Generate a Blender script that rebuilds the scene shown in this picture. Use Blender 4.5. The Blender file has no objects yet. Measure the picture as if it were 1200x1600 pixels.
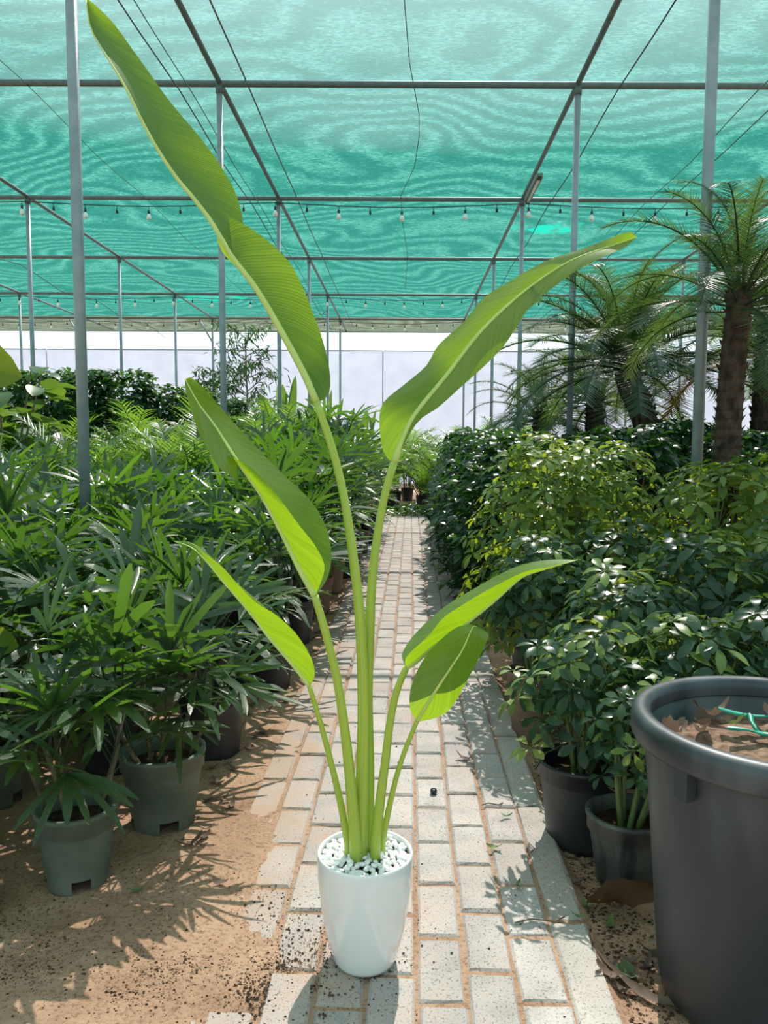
import bpy, math, random
import numpy as np
from mathutils import Vector, Matrix, Euler, noise

scene = bpy.context.scene
COL = scene.collection
R = math.radians
PI = math.pi

# ------------------------------------------------------------------ camera, sky, sun, exposure
F_PX, CAM_H = 1230.0, 1.08
PITCH, ROLL = math.atan(106 / F_PX), R(0.27)
fw = Vector((0, math.cos(PITCH), -math.sin(PITCH)))
r0, u0 = Vector((1, 0, 0)), Vector((0, math.sin(PITCH), math.cos(PITCH)))
rt = math.cos(ROLL) * r0 + math.sin(ROLL) * u0
up = -math.sin(ROLL) * r0 + math.cos(ROLL) * u0
cd = bpy.data.cameras.new('camera')
cd.sensor_fit = 'VERTICAL'; cd.sensor_height = 36; cd.lens = F_PX / 1600 * 36
cd.clip_start = 0.05; cd.clip_end = 400
cam = bpy.data.objects.new('camera', cd); COL.objects.link(cam)
cam.matrix_world = Matrix(((rt.x, up.x, -fw.x, 0), (rt.y, up.y, -fw.y, 0), (rt.z, up.z, -fw.z, CAM_H), (0, 0, 0, 1)))
scene.camera = cam

world = bpy.data.worlds.new('hazy_sky'); scene.world = world; world.use_nodes = True
wn = world.node_tree.nodes; bg = wn['Background']
bg.inputs[0].default_value = (0.80, 0.945, 1.0, 1); bg.inputs[1].default_value = 1.5

SUN_EL, SUN_AZ = R(52), R(13)
sd = bpy.data.lights.new('sun_offscreen', 'SUN'); sd.energy = 9.3; sd.angle = R(0.55); sd.color = (1.0, 0.945, 0.875)
sun = bpy.data.objects.new('sun_offscreen', sd); COL.objects.link(sun)
sdir = Vector((-math.sin(SUN_AZ) * math.cos(SUN_EL), -math.cos(SUN_AZ) * math.cos(SUN_EL), -math.sin(SUN_EL)))
sun.rotation_euler = sdir.to_track_quat('-Z', 'Y').to_euler(); sun.location = -sdir * 60

vs = scene.view_settings
vs.view_transform = 'Standard'; vs.look = 'None'; vs.exposure = 0.0; vs.gamma = 1.0; vs.use_curve_mapping = False

SK = 31 / F_PX / math.cos(PITCH)          # the rows of the shade house run slightly to the right of straight ahead
def W(u, v, z=0.0): return (u + SK * v, v, z)

# ------------------------------------------------------------------ helpers
class MB:
    def __init__(s): s.v, s.f, s.uv = [], [], []
    def add(s, vs_, fs, uvs=None):
        o = len(s.v); s.v += [tuple(p) for p in vs_]; s.f += [tuple(i + o for i in f) for f in fs]
        s.uv += list(uvs) if uvs is not None else [(0.0, 0.0)] * len(vs_)
        return s
    def box(s, c, h, rz=0.0):
        cx, cy, cz = c; hx, hy, hz = h; ca, sa = math.cos(rz), math.sin(rz)
        vv = [(cx + ca * x * hx - sa * y * hy, cy + sa * x * hx + ca * y * hy, cz + z * hz) for z in (-1, 1) for x, y in ((-1, -1), (1, -1), (1, 1), (-1, 1))]
        return s.add(vv, [(3, 2, 1, 0), (4, 5, 6, 7), (0, 1, 5, 4), (1, 2, 6, 5), (2, 3, 7, 6), (3, 0, 4, 7)])
    def tube(s, pts, r, n=8, cap=True):
        pts = [Vector(p) for p in pts]; m = len(pts); rs = r if isinstance(r, (list, tuple)) else [r] * m
        vv, ff, uu = [], [], []; prev = None; L = 0
        for i, p in enumerate(pts):
            t = (pts[min(i + 1, m - 1)] - pts[max(i - 1, 0)]).normalized()
            if prev is None: a = t.orthogonal().normalized()
            else: a = (prev - t * prev.dot(t)).normalized()
            prev = a; b = t.cross(a)
            if i: L += (p - pts[i - 1]).length
            for k in range(n):
                an = 2 * PI * k / n
                vv.append(p + (a * math.cos(an) + b * math.sin(an)) * rs[i]); uu.append((k / n, L))
        for i in range(m - 1):
            for k in range(n):
                k2 = (k + 1) % n; ff.append((i * n + k, i * n + k2, (i + 1) * n + k2, (i + 1) * n + k))
        if cap: ff.append(tuple(range(n - 1, -1, -1))); ff.append(tuple(range((m - 1) * n, m * n)))
        return s.add(vv, ff, uu)
    def lathe(s, prof, n=32, c=(0, 0, 0), skip=None):
        vv, ff = [], []
        for (r, z) in prof:
            for k in range(n):
                a = 2 * PI * k / n; vv.append((c[0] + r * math.cos(a), c[1] + r * math.sin(a), c[2] + z))
        for i in range(len(prof) - 1):
            for k in range(n):
                if skip and skip(i, k): continue
                k2 = (k + 1) % n; ff.append((i * n + k, i * n + k2, (i + 1) * n + k2, (i + 1) * n + k))
        return s.add(vv, ff)
    def disc(s, r, z, n=24, c=(0, 0), bump=0.0, seed=0):
        rg = random.Random(seed); vv = [(c[0], c[1], z + bump)]; ff = []
        rings = 4
        for j in range(1, rings + 1):
            for k in range(n):
                a = 2 * PI * k / n; rr = r * j / rings
                vv.append((c[0] + rr * math.cos(a), c[1] + rr * math.sin(a), z + (bump * rg.uniform(-.6, 1) if j < rings else 0)))
        for k in range(n): ff.append((0, 1 + k, 1 + (k + 1) % n))
        for j in range(rings - 1):
            for k in range(n):
                a, b = 1 + j * n, 1 + (j + 1) * n; k2 = (k + 1) % n
                ff.append((a + k, b + k, b + k2, a + k2))
        return s.add(vv, ff)
    def merge(s, o, M):
        return s.add([M @ Vector(p) for p in o.v], o.f, o.uv)
    def mesh(s, name, mat, smooth=True):
        me = bpy.data.meshes.new(name); me.from_pydata(s.v, [], s.f)
        uvl = me.uv_layers.new(name='UVMap')
        idx = np.empty(len(me.loops), dtype=np.int32); me.loops.foreach_get('vertex_index', idx)
        uvl.data.foreach_set('uv', np.asarray(s.uv, dtype=np.float32)[idx].ravel())
        if smooth: me.polygons.foreach_set('use_smooth', [True] * len(me.polygons))
        me.materials.append(mat); me.update()
        return me
    def build(s, name, mat, parent=None, smooth=True): return obj(name, s.mesh(name, mat, smooth), parent)

def obj(name, me, parent=None, loc=None, rot=None, sc=None):
    o = bpy.data.objects.new(name, me); COL.objects.link(o)
    if parent is not None: o.parent = parent
    if loc is not None: o.location = loc
    if rot is not None: o.rotation_euler = rot
    if sc is not None: o.scale = (sc, sc, sc) if isinstance(sc, (int, float)) else sc
    return o
def tag(o, label=None, cat=None, group=None, kind=None):
    if label: o['label'] = label
    if cat: o['category'] = cat
    if group: o['group'] = group
    if kind: o['kind'] = kind
    return o
def thing(name, loc, label, cat, group=None, rz=0.0):
    o = bpy.data.objects.new(name, None); COL.objects.link(o); o.empty_display_size = .05
    o.location = loc; o.rotation_euler = (0, 0, rz)
    return tag(o, label, cat, group)

def resample(pts, n):
    P = np.array(pts, float); d = np.r_[0, np.cumsum(np.linalg.norm(np.diff(P, axis=0), axis=1))]
    # smooth resample with a Catmull-Rom spline through the points
    out = []
    for t in np.linspace(0, d[-1], n):
        i = int(min(max(np.searchsorted(d, t) - 1, 0), len(P) - 2)); w = (t - d[i]) / max(d[i + 1] - d[i], 1e-9)
        p0, p1, p2, p3 = P[max(i - 1, 0)], P[i], P[i + 1], P[min(i + 2, len(P) - 1)]
        out.append(.5 * ((2 * p1) + (-p0 + p2) * w + (2 * p0 - 5 * p1 + 4 * p2 - p3) * w ** 2 + (-p0 + 3 * p1 - 3 * p2 + p3) * w ** 3))
    return [Vector(p) for p in out], d[-1]

# ------------------------------------------------------------------ materials
def newmat(name):
    m = bpy.data.materials.new(name); m.use_nodes = True; nt = m.node_tree; nt.nodes.clear()
    return m, nt, nt.nodes.new, nt.links.new
def ramp(nt, stops):
    r = nt.nodes.new('ShaderNodeValToRGB'); e = r.color_ramp.elements
    while len(e) < len(stops): e.new(.5)
    for el, (p, c) in zip(e, stops): el.position = p; el.color = (*c, 1)
    return r
def solid(name, c1, c2=None, rough=.6, scale=8, bump=0.0, metal=0.0, spec=.5, bscale=None, stretch=None, stops=None, detail=6, coat=0.0):
    m, nt, N, L = newmat(name)
    out = N('ShaderNodeOutputMaterial'); p = N('ShaderNodeBsdfPrincipled'); L(p.outputs[0], out.inputs[0])
    p.inputs['Roughness'].default_value = rough; p.inputs['Metallic'].default_value = metal
    p.inputs['Specular IOR Level'].default_value = spec; p.inputs['Coat Weight'].default_value = coat
    tc = N('ShaderNodeTexCoord'); mp = N('ShaderNodeMapping'); L(tc.outputs['Object'], mp.inputs[0])
    if stretch: mp.inputs['Scale'].default_value = stretch
    nz = N('ShaderNodeTexNoise'); nz.inputs['Scale'].default_value = scale; nz.inputs['Detail'].default_value = detail; L(mp.outputs[0], nz.inputs['Vector'])
    if c2 is None and not stops: p.inputs['Base Color'].default_value = (*c1, 1)
    else:
        r = ramp(nt, stops or [(.32, c1), (.68, c2)]); L(nz.outputs[0], r.inputs[0]); L(r.outputs[0], p.inputs['Base Color'])
    if bump:
        n2 = N('ShaderNodeTexNoise'); n2.inputs['Scale'].default_value = bscale or scale * 4; n2.inputs['Detail'].default_value = 8; L(mp.outputs[0], n2.inputs['Vector'])
        b = N('ShaderNodeBump'); b.inputs['Strength'].default_value = min(bump, 1); b.inputs['Distance'].default_value = .004; L(n2.outputs[0], b.inputs['Height']); L(b.outputs[0], p.inputs['Normal'])
    return m
def leafmat(name, front, trans, tmix=.45, gloss=.10, rough=.35, rib=0.0, ribscale=9.0, rand='object', var=.35, alt=None):
    """thin leaf: diffuse on both sides, light coming through, a waxy gloss"""
    m, nt, N, L = newmat(name)
    out = N('ShaderNodeOutputMaterial')
    if rand == 'object': rn = N('ShaderNodeObjectInfo').outputs['Random']
    else: rn = N('ShaderNodeNewGeometry').outputs['Random Per Island']
    alt = alt or tuple(c * (1 - var) for c in front)
    cr = ramp(nt, [(0, front), (1, alt)]); L(rn, cr.inputs[0])
    k = [t / max(f, 1e-4) for t, f in zip(trans, front)]
    mul = N('ShaderNodeMix'); mul.data_type = 'RGBA'; mul.blend_type = 'MULTIPLY'; mul.inputs[0].default_value = 1; mul.clamp_result = True
    L(cr.outputs[0], mul.inputs[6]); mul.inputs[7].default_value = (*k, 1)
    nrm = None
    if rib:
        uv = N('ShaderNodeUVMap'); wv = N('ShaderNodeTexWave'); wv.wave_type = 'BANDS'; wv.bands_direction = 'X'
        wv.inputs['Scale'].default_value = ribscale; wv.inputs['Distortion'].default_value = .6; wv.inputs['Detail'].default_value = 1
        L(uv.outputs[0], wv.inputs['Vector'])
        b = N('ShaderNodeBump'); b.inputs['Strength'].default_value = rib; b.inputs['Distance'].default_value = .003; L(wv.outputs['Fac'], b.inputs['Height']); nrm = b.outputs[0]
    df = N('ShaderNodeBsdfDiffuse'); tr = N('ShaderNodeBsdfTranslucent'); gl = N('ShaderNodeBsdfGlossy'); gl.inputs['Roughness'].default_value = rough
    L(cr.outputs[0], df.inputs[0]); L(mul.outputs[2], tr.inputs[0])
    mx = N('ShaderNodeMixShader'); mx.inputs[0].default_value = tmix; L(df.outputs[0], mx.inputs[1]); L(tr.outputs[0], mx.inputs[2])
    fr = N('ShaderNodeFresnel'); fr.inputs[0].default_value = 1.45
    ml = N('ShaderNodeMath'); ml.operation = 'MULTIPLY'; ml.inputs[1].default_value = gloss * 8; L(fr.outputs[0], ml.inputs[0]); mn = N('ShaderNodeMath'); mn.operation = 'MINIMUM'; mn.inputs[1].default_value = gloss * 1.3; L(ml.outputs[0], mn.inputs[0]); ml = mn
    m2 = N('ShaderNodeMixShader'); L(ml.outputs[0], m2.inputs[0]); L(mx.outputs[0], m2.inputs[1]); L(gl.outputs[0], m2.inputs[2])
    if nrm:
        for nd in (df, tr, gl): L(nrm, nd.inputs['Normal'])
        L(nrm, fr.inputs['Normal'])
    L(m2.outputs[0], out.inputs[0])
    return m

def bird_leaf_mat():
    m, nt, N, L = newmat('bird_of_paradise_leaf')
    out = N('ShaderNodeOutputMaterial'); uv = N('ShaderNodeUVMap')
    wv = N('ShaderNodeTexWave'); wv.bands_direction = 'X'; wv.inputs['Scale'].default_value = 18; wv.inputs['Distortion'].default_value = 1.2; wv.inputs['Detail'].default_value = 2; wv.inputs['Detail Scale'].default_value = .6
    mp = N('ShaderNodeMapping'); mp.inputs['Scale'].default_value = (1, .25, 1); L(uv.outputs[0], mp.inputs[0]); L(mp.outputs[0], wv.inputs[0])
    nz = N('ShaderNodeTexNoise'); nz.inputs['Scale'].default_value = 3; nz.inputs['Detail'].default_value = 3
    mp2 = N('ShaderNodeMapping'); mp2.inputs['Scale'].default_value = (14, .6, 1); L(uv.outputs[0], mp2.inputs[0]); L(mp2.outputs[0], nz.inputs[0])
    mixf = N('ShaderNodeMath'); mixf.operation = 'MULTIPLY_ADD'; L(wv.outputs['Fac'], mixf.inputs[0]); mixf.inputs[1].default_value = .35; L(nz.outputs[0], mixf.inputs[2])
    cr = ramp(nt, [(.3, (.070, .160, .022)), (.95, (.10, .215, .034))]); L(mixf.outputs[0], cr.inputs[0])
    ct = ramp(nt, [(.32, (.24, .42, .003)), (.62, (.34, .53, .006)), (.95, (.47, .66, .014))]); L(mixf.outputs[0], ct.inputs[0])
    b = N('ShaderNodeBump'); b.inputs['Strength'].default_value = .10; b.inputs['Distance'].default_value = .002; L(wv.outputs['Fac'], b.inputs['Height'])
    df = N('ShaderNodeBsdfDiffuse'); tr = N('ShaderNodeBsdfTranslucent'); gl = N('ShaderNodeBsdfGlossy'); gl.inputs['Roughness'].default_value = .32
    L(cr.outputs[0], df.inputs[0]); L(ct.outputs[0], tr.inputs[0])
    mx = N('ShaderNodeMixShader'); mx.inputs[0].default_value = .52; L(df.outputs[0], mx.inputs[1]); L(tr.outputs[0], mx.inputs[2])
    fr = N('ShaderNodeFresnel'); fr.inputs[0].default_value = 1.42
    mn = N('ShaderNodeMath'); mn.operation = 'MINIMUM'; mn.inputs[1].default_value = .07; L(fr.outputs[0], mn.inputs[0])
    m2 = N('ShaderNodeMixShader'); L(mn.outputs[0], m2.inputs[0]); L(mx.outputs[0], m2.inputs[1]); L(gl.outputs[0], m2.inputs[2])
    for nd in (df, tr, gl): L(b.outputs[0], nd.inputs['Normal'])
    L(m2.outputs[0], out.inputs[0]); return m

def net_mat(name, thread, k, spots=()):
    """woven shade net: open holes that close at a slant (1 - k/cos), coloured threads the light shines through"""
    m, nt, N, L = newmat(name)
    out = N('ShaderNodeOutputMaterial'); g = N('ShaderNodeNewGeometry')
    dot = N('ShaderNodeVectorMath'); dot.operation = 'DOT_PRODUCT'; L(g.outputs['Normal'], dot.inputs[0]); L(g.outputs['Incoming'], dot.inputs[1])
    ab = N('ShaderNodeMath'); ab.operation = 'ABSOLUTE'; L(dot.outputs['Value'], ab.inputs[0])
    dv = N('ShaderNodeMath'); dv.operation = 'DIVIDE'; dv.inputs[0].default_value = k; L(ab.outputs[0], dv.inputs[1])
    sb = N('ShaderNodeMath'); sb.operation = 'SUBTRACT'; sb.use_clamp = True; sb.inputs[0].default_value = 1; L(dv.outputs[0], sb.inputs[1])
    tc = N('ShaderNodeTexCoord')
    # optical moire painted into the thread colour as wavy bands, plus fine weave streaks
    big = N('ShaderNodeTexNoise'); big.inputs['Scale'].default_value = .42; big.inputs['Detail'].default_value = 1.2; L(tc.outputs['Object'], big.inputs[0])
    small = N('ShaderNodeTexNoise'); small.inputs['Scale'].default_value = 3.2; small.inputs['Detail'].default_value = 2; L(tc.outputs['Object'], small.inputs[0])
    sy_ = N('ShaderNodeSeparateXYZ'); L(tc.outputs['Object'], sy_.inputs[0])
    ph1 = N('ShaderNodeMath'); ph1.operation = 'MULTIPLY'; L(sy_.outputs[1], ph1.inputs[0]); ph1.inputs[1].default_value = 15.0
    ph2 = N('ShaderNodeMath'); ph2.operation = 'MULTIPLY_ADD'; L(big.outputs[0], ph2.inputs[0]); ph2.inputs[1].default_value = 85.0; L(ph1.outputs[0], ph2.inputs[2])
    ph3 = N('ShaderNodeMath'); ph3.operation = 'MULTIPLY_ADD'; L(small.outputs[0], ph3.inputs[0]); ph3.inputs[1].default_value = 5.0; L(ph2.outputs[0], ph3.inputs[2])
    sn = N('ShaderNodeMath'); sn.operation = 'SINE'; L(ph3.outputs[0], sn.inputs[0])
    wv = N('ShaderNodeMath'); wv.operation = 'MULTIPLY_ADD'; L(sn.outputs[0], wv.inputs[0]); wv.inputs[1].default_value = .5; wv.inputs[2].default_value = .5
    mp = N('ShaderNodeMapping'); mp.inputs['Scale'].default_value = (7, 22, 1); mp.inputs['Rotation'].default_value = (0, 0, .35); L(tc.outputs['Object'], mp.inputs[0])
    nz = N('ShaderNodeTexNoise'); nz.inputs['Scale'].default_value = 2.6; nz.inputs['Detail'].default_value = 3; nz.inputs['Distortion'].default_value = 1.2; L(mp.outputs[0], nz.inputs[0])
    f = N('ShaderNodeMath'); f.operation = 'MULTIPLY_ADD'; L(wv.outputs[0], f.inputs[0]); f.inputs[1].default_value = .20; L(nz.outputs[0], f.inputs[2])
    lo = tuple(c * .80 for c in thread); hi = tuple(min(1, c * 1.55 + .045) for c in thread)
    cr = ramp(nt, [(.44, lo), (.60, thread), (.82, hi)]); L(f.outputs[0], cr.inputs[0]); col = cr.outputs[0]
    through = col
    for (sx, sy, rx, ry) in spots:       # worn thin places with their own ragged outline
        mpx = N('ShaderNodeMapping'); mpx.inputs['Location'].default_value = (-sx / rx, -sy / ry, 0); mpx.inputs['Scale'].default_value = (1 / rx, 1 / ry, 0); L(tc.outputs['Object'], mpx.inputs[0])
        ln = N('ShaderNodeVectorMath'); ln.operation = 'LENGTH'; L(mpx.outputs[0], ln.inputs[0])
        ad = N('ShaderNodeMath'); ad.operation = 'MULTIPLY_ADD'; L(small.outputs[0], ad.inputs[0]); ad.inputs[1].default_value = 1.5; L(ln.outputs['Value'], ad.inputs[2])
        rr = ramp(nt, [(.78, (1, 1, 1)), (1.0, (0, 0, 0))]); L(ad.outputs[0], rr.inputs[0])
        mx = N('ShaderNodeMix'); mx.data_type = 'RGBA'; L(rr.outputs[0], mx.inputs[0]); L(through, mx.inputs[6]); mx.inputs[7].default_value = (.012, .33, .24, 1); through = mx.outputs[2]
    tp = N('ShaderNodeBsdfTransparent'); tl = N('ShaderNodeBsdfTranslucent'); df = N('ShaderNodeBsdfDiffuse')
    L(through, tl.inputs[0]); L(col, df.inputs[0])
    m1 = N('ShaderNodeMixShader'); m1.inputs[0].default_value = .25; L(tl.outputs[0], m1.inputs[1]); L(df.outputs[0], m1.inputs[2])
    m2 = N('ShaderNodeMixShader'); L(sb.outputs[0], m2.inputs[0]); L(m1.outputs[0], m2.inputs[1]); L(tp.outputs[0], m2.inputs[2])
    L(m2.outputs[0], out.inputs[0]); return m

def ground_mat():
    m, nt, N, L = newmat('sandy_soil')
    out = N('ShaderNodeOutputMaterial'); p = N('ShaderNodeBsdfPrincipled'); L(p.outputs[0], out.inputs[0]); p.inputs['Roughness'].default_value = .95; p.inputs['Specular IOR Level'].default_value = .15
    tc = N('ShaderNodeTexCoord')
    n1 = N('ShaderNodeTexNoise'); n1.inputs['Scale'].default_value = 3.2; n1.inputs['Detail'].default_value = 8; n1.inputs['Roughness'].default_value = .65; L(tc.outputs['Object'], n1.inputs[0])
    n2 = N('ShaderNodeTexNoise'); n2.inputs['Scale'].default_value = 95; n2.inputs['Detail'].default_value = 5; n2.inputs['Roughness'].default_value = .7; L(tc.outputs['Object'], n2.inputs[0])
    sand = ramp(nt, [(.3, (.27, .16, .10)), (.5, (.40, .255, .168)), (.75, (.50, .34, .235))]); L(n1.outputs[0], sand.inputs[0])
    grit = ramp(nt, [(.36, (.45, .38, .32)), (.5, (1, 1, 1)), (.72, (1.0, 1.0, 1.0))]); L(n2.outputs[0], grit.inputs[0])
    mu = N('ShaderNodeMix'); mu.data_type = 'RGBA'; mu.blend_type = 'MULTIPLY'; mu.inputs[0].default_value = .8; L(sand.outputs[0], mu.inputs[6]); L(grit.outputs[0], mu.inputs[7])
    L(mu.outputs[2], p.inputs['Base Color'])
    b = N('ShaderNodeBump'); b.inputs['Strength'].default_value = .7; b.inputs['Distance'].default_value = .008; L(n2.outputs[0], b.inputs['Height']); L(b.outputs[0], p.inputs['Normal'])
    return m

def paver_mat(name, c1, c2):
    m, nt, N, L = newmat(name)
    out = N('ShaderNodeOutputMaterial'); p = N('ShaderNodeBsdfPrincipled'); L(p.outputs[0], out.inputs[0]); p.inputs['Roughness'].default_value = .85; p.inputs['Specular IOR Level'].default_value = .25
    g = N('ShaderNodeNewGeometry'); oi = N('ShaderNodeObjectInfo')
    n1 = N('ShaderNodeTexNoise'); n1.inputs['Scale'].default_value = 9; n1.inputs['Detail'].default_value = 6; L(g.outputs['Position'], n1.inputs[0])
    n2 = N('ShaderNodeTexNoise'); n2.inputs['Scale'].default_value = 210; n2.inputs['Detail'].default_value = 3; L(g.outputs['Position'], n2.inputs[0])
    c = ramp(nt, [(.35, c1), (.65, c2)]); L(n1.outputs[0], c.inputs[0])
    sp = ramp(nt, [(.33, (.35, .33, .32)), (.43, (1, 1, 1)), (.62, (1, 1, 1)), (.72, (1.25, 1.25, 1.25))]); L(n2.outputs[0], sp.inputs[0])
    mu = N('ShaderNodeMix'); mu.data_type = 'RGBA'; mu.blend_type = 'MULTIPLY'; mu.inputs[0].default_value = .85; L(c.outputs[0], mu.inputs[6]); L(sp.outputs[0], mu.inputs[7])
    ri = ramp(nt, [(0, (.86, .84, .82)), (1, (1.08, 1.06, 1.03))]); L(oi.outputs['Random'], ri.inputs[0])
    m3 = N('ShaderNodeMix'); m3.data_type = 'RGBA'; m3.blend_type = 'MULTIPLY'; m3.inputs[0].default_value = 1; L(mu.outputs[2], m3.inputs[6]); L(ri.outputs[0], m3.inputs[7])
    # windblown sand lies on them in patches
    n3 = N('ShaderNodeTexNoise'); n3.inputs['Scale'].default_value = 4.5; n3.inputs['Detail'].default_value = 7; n3.inputs['Roughness'].default_value = .7; L(g.outputs['Position'], n3.inputs[0])
    sx = N('ShaderNodeSeparateXYZ'); L(g.outputs['Position'], sx.inputs[0]); mr = N('ShaderNodeMapRange'); L(sx.outputs[0], mr.inputs[0]); mr.inputs[1].default_value = -.02; mr.inputs[2].default_value = -.42; mr.inputs[3].default_value = 0; mr.inputs[4].default_value = .20
    ads = N('ShaderNodeMath'); L(n3.outputs[0], ads.inputs[0]); L(mr.outputs[0], ads.inputs[1])
    sr = ramp(nt, [(.50, (0, 0, 0)), (.74, (.8, .8, .8))]); L(ads.outputs[0], sr.inputs[0])
    m4 = N('ShaderNodeMix'); m4.data_type = 'RGBA'; L(sr.outputs[0], m4.inputs[0]); L(m3.outputs[2], m4.inputs[6]); m4.inputs[7].default_value = (.38, .255, .175, 1)
    L(m4.outputs[2], p.inputs['Base Color'])
    b = N('ShaderNodeBump'); b.inputs['Strength'].default_value = .45; b.inputs['Distance'].default_value = .002; L(n2.outputs[0], b.inputs['Height']); L(b.outputs[0], p.inputs['Normal'])
    return m

M = dict(
    sand=ground_mat(),
    paver=paver_mat('concrete_paver', (.365, .335, .32), (.475, .445, .43)),
    kerb=paver_mat('worn_concrete_kerb', (.36, .335, .31), (.46, .43, .40)),
    steel=solid('galvanised_steel', (.23, .28, .31), (.30, .35, .38), rough=.45, metal=.25, scale=14, bump=.15),
    dark_steel=solid('weathered_pipe', (.085, .13, .135), (.14, .19, .195), rough=.55, scale=20),
    cable=solid('black_cable', (.02, .03, .03), rough=.6),
    thread=solid('green_twine', (.03, .16, .13), rough=.8),
    bulb=solid('frosted_bulb', (.85, .87, .84), rough=.15, spec=.6),
    white_ceramic=solid('white_glaze', (.78, .80, .80), rough=.08, spec=.5, coat=.6),
    potsoil=solid('dark_potting_soil', (.022, .014, .009), (.075, .045, .03), rough=1, scale=60, bump=1, bscale=150, spec=.1),
    compost=solid('dry_compost', (.10, .06, .04), (.32, .21, .15), rough=1, scale=45, bump=1, bscale=120, spec=.1),
    pebble=solid('white_pebble', (.80, .80, .79), (.90, .90, .88), rough=.35, scale=40),
    greenpot=solid('faded_green_plastic', (.065, .092, .066), (.135, .155, .118), rough=.6, scale=9, bump=.1, spec=.35),
    blackpot=solid('black_plastic', (.012, .014, .017), (.028, .031, .036), rough=.42, scale=12),
    greypot=solid('muddy_black_plastic', stops=[(.35, (.02, .023, .022)), (.5, (.075, .08, .07)), (.75, (.13, .13, .105))], c1=None, rough=.65, scale=17, stretch=(1, 1, .22)),
    brownpot=solid('brown_clay_plastic', (.15, .085, .06), (.24, .15, .11), rough=.75, scale=10),
    tub=solid('dusty_black_tub_plastic', stops=[(.3, (.017, .022, .028)), (.52, (.027, .034, .042)), (.75, (.085, .095, .105))], c1=None, rough=.45, scale=7, stretch=(1, 1, .22), bump=.06, bscale=40),
    stalk=None,
    midrib=solid('pale_midrib', (.48, .62, .16), (.58, .70, .22), rough=.4, scale=30),
    bird=bird_leaf_mat(),
    rhapis=leafmat('lady_palm_leaf', (.036, .088, .032), (.16, .34, .02), tmix=.43, gloss=.15, rough=.28, rib=.35, ribscale=1.3, alt=(.020, .055, .024)),
    rhapis_far=leafmat('lady_palm_leaf_mass', (.040, .096, .034), (.18, .38, .02), tmix=.44, gloss=.14, rough=.28, rand='island', alt=(.020, .058, .024)),
    areca=leafmat('areca_leaf', (.09, .17, .04), (.30, .52, .04), tmix=.48, gloss=.10, rough=.35, rand='island', alt=(.05, .11, .035)),
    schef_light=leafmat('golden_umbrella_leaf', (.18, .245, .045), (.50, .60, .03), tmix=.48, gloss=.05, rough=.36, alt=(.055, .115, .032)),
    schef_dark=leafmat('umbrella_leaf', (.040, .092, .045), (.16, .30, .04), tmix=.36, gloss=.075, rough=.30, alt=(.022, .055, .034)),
    schef_new=leafmat('young_umbrella_leaf', (.20, .28, .07), (.42, .5, .06), tmix=.4, gloss=.09, rough=.32, alt=(.14, .22, .06)),
    glossy=leafmat('glossy_dark_leaf', (.022, .066, .022), (.10, .25, .02), tmix=.32, gloss=.09, rough=.27, rand='island', alt=(.010, .036, .016)),
    hedge=leafmat('small_hedge_leaf', (.035, .080, .028), (.11, .25, .03), tmix=.38, gloss=.06, rough=.35, rand='island', alt=(.02, .06, .025)),
    date=leafmat('date_palm_leaflet', (.060, .100, .050), (.17, .27, .04), tmix=.36, gloss=.06, rough=.35, rand='island', alt=(.030, .060, .034)),
    dryfrond=leafmat('dry_frond', (.42, .27, .06), (.6, .4, .05), tmix=.4, gloss=.03, rand='island'),
    fiddle=leafmat('broad_round_leaf', (.06, .14, .035), (.24, .40, .03), tmix=.42, gloss=.12, rough=.3, alt=(.035, .09, .03)),
    grape=leafmat('lime_round_leaf', (.16, .26, .03), (.42, .52, .02), tmix=.5, gloss=.08, rough=.4),
    banana=leafmat('far_paddle_leaf', (.09, .18, .05), (.32, .55, .06), tmix=.5, gloss=.08),
    dead=leafmat('dead_leaf', (.21, .155, .12), (.3, .2, .14), tmix=.2, gloss=.02, rough=.6, alt=(.10, .075, .06)),
    deadgreen=leafmat('fallen_green_leaf', (.15, .20, .07), (.3, .36, .1), tmix=.2, gloss=.05, rough=.5, alt=(.10, .16, .09)),
    brownleaf=leafmat('curled_brown_leaf', (.11, .06, .035), (.25, .12, .05), tmix=.3, gloss=.03, rough=.6),
    bark=solid('fibrous_trunk', (.030, .022, .017), (.11, .08, .062), rough=1, scale=26, bump=1, bscale=60, stretch=(1, 1, .5), spec=.1),
    cane=solid('fibrous_cane', (.05, .045, .025), (.13, .12, .06), rough=.9, scale=50),
    stemgreen=solid('green_stem', (.10, .15, .04), (.16, .22, .07), rough=.6, scale=30),
    wood=solid('woody_stem', (.12, .085, .055), (.22, .16, .11), rough=.9, scale=40),
    strap=solid('green_plastic_strap', (.02, .25, .16), (.05, .36, .25), rough=.4, scale=20),
    cap=solid('black_cap', (.01, .011, .012), rough=.25),
    blue=solid('blue_plastic', (.03, .08, .25), rough=.4),
    sheet=None,
    cement=solid('grey_concrete', (.30, .28, .25), (.42, .40, .36), rough=.9, scale=6, bump=.4),
    crumb=solid('soil_crumb', (.03, .02, .014), (.10, .065, .045), rough=1, scale=30, spec=.1),
    litter=None,
    lampgrey=solid('grey_lamp_housing', (.18, .22, .22), rough=.5),
)
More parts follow.
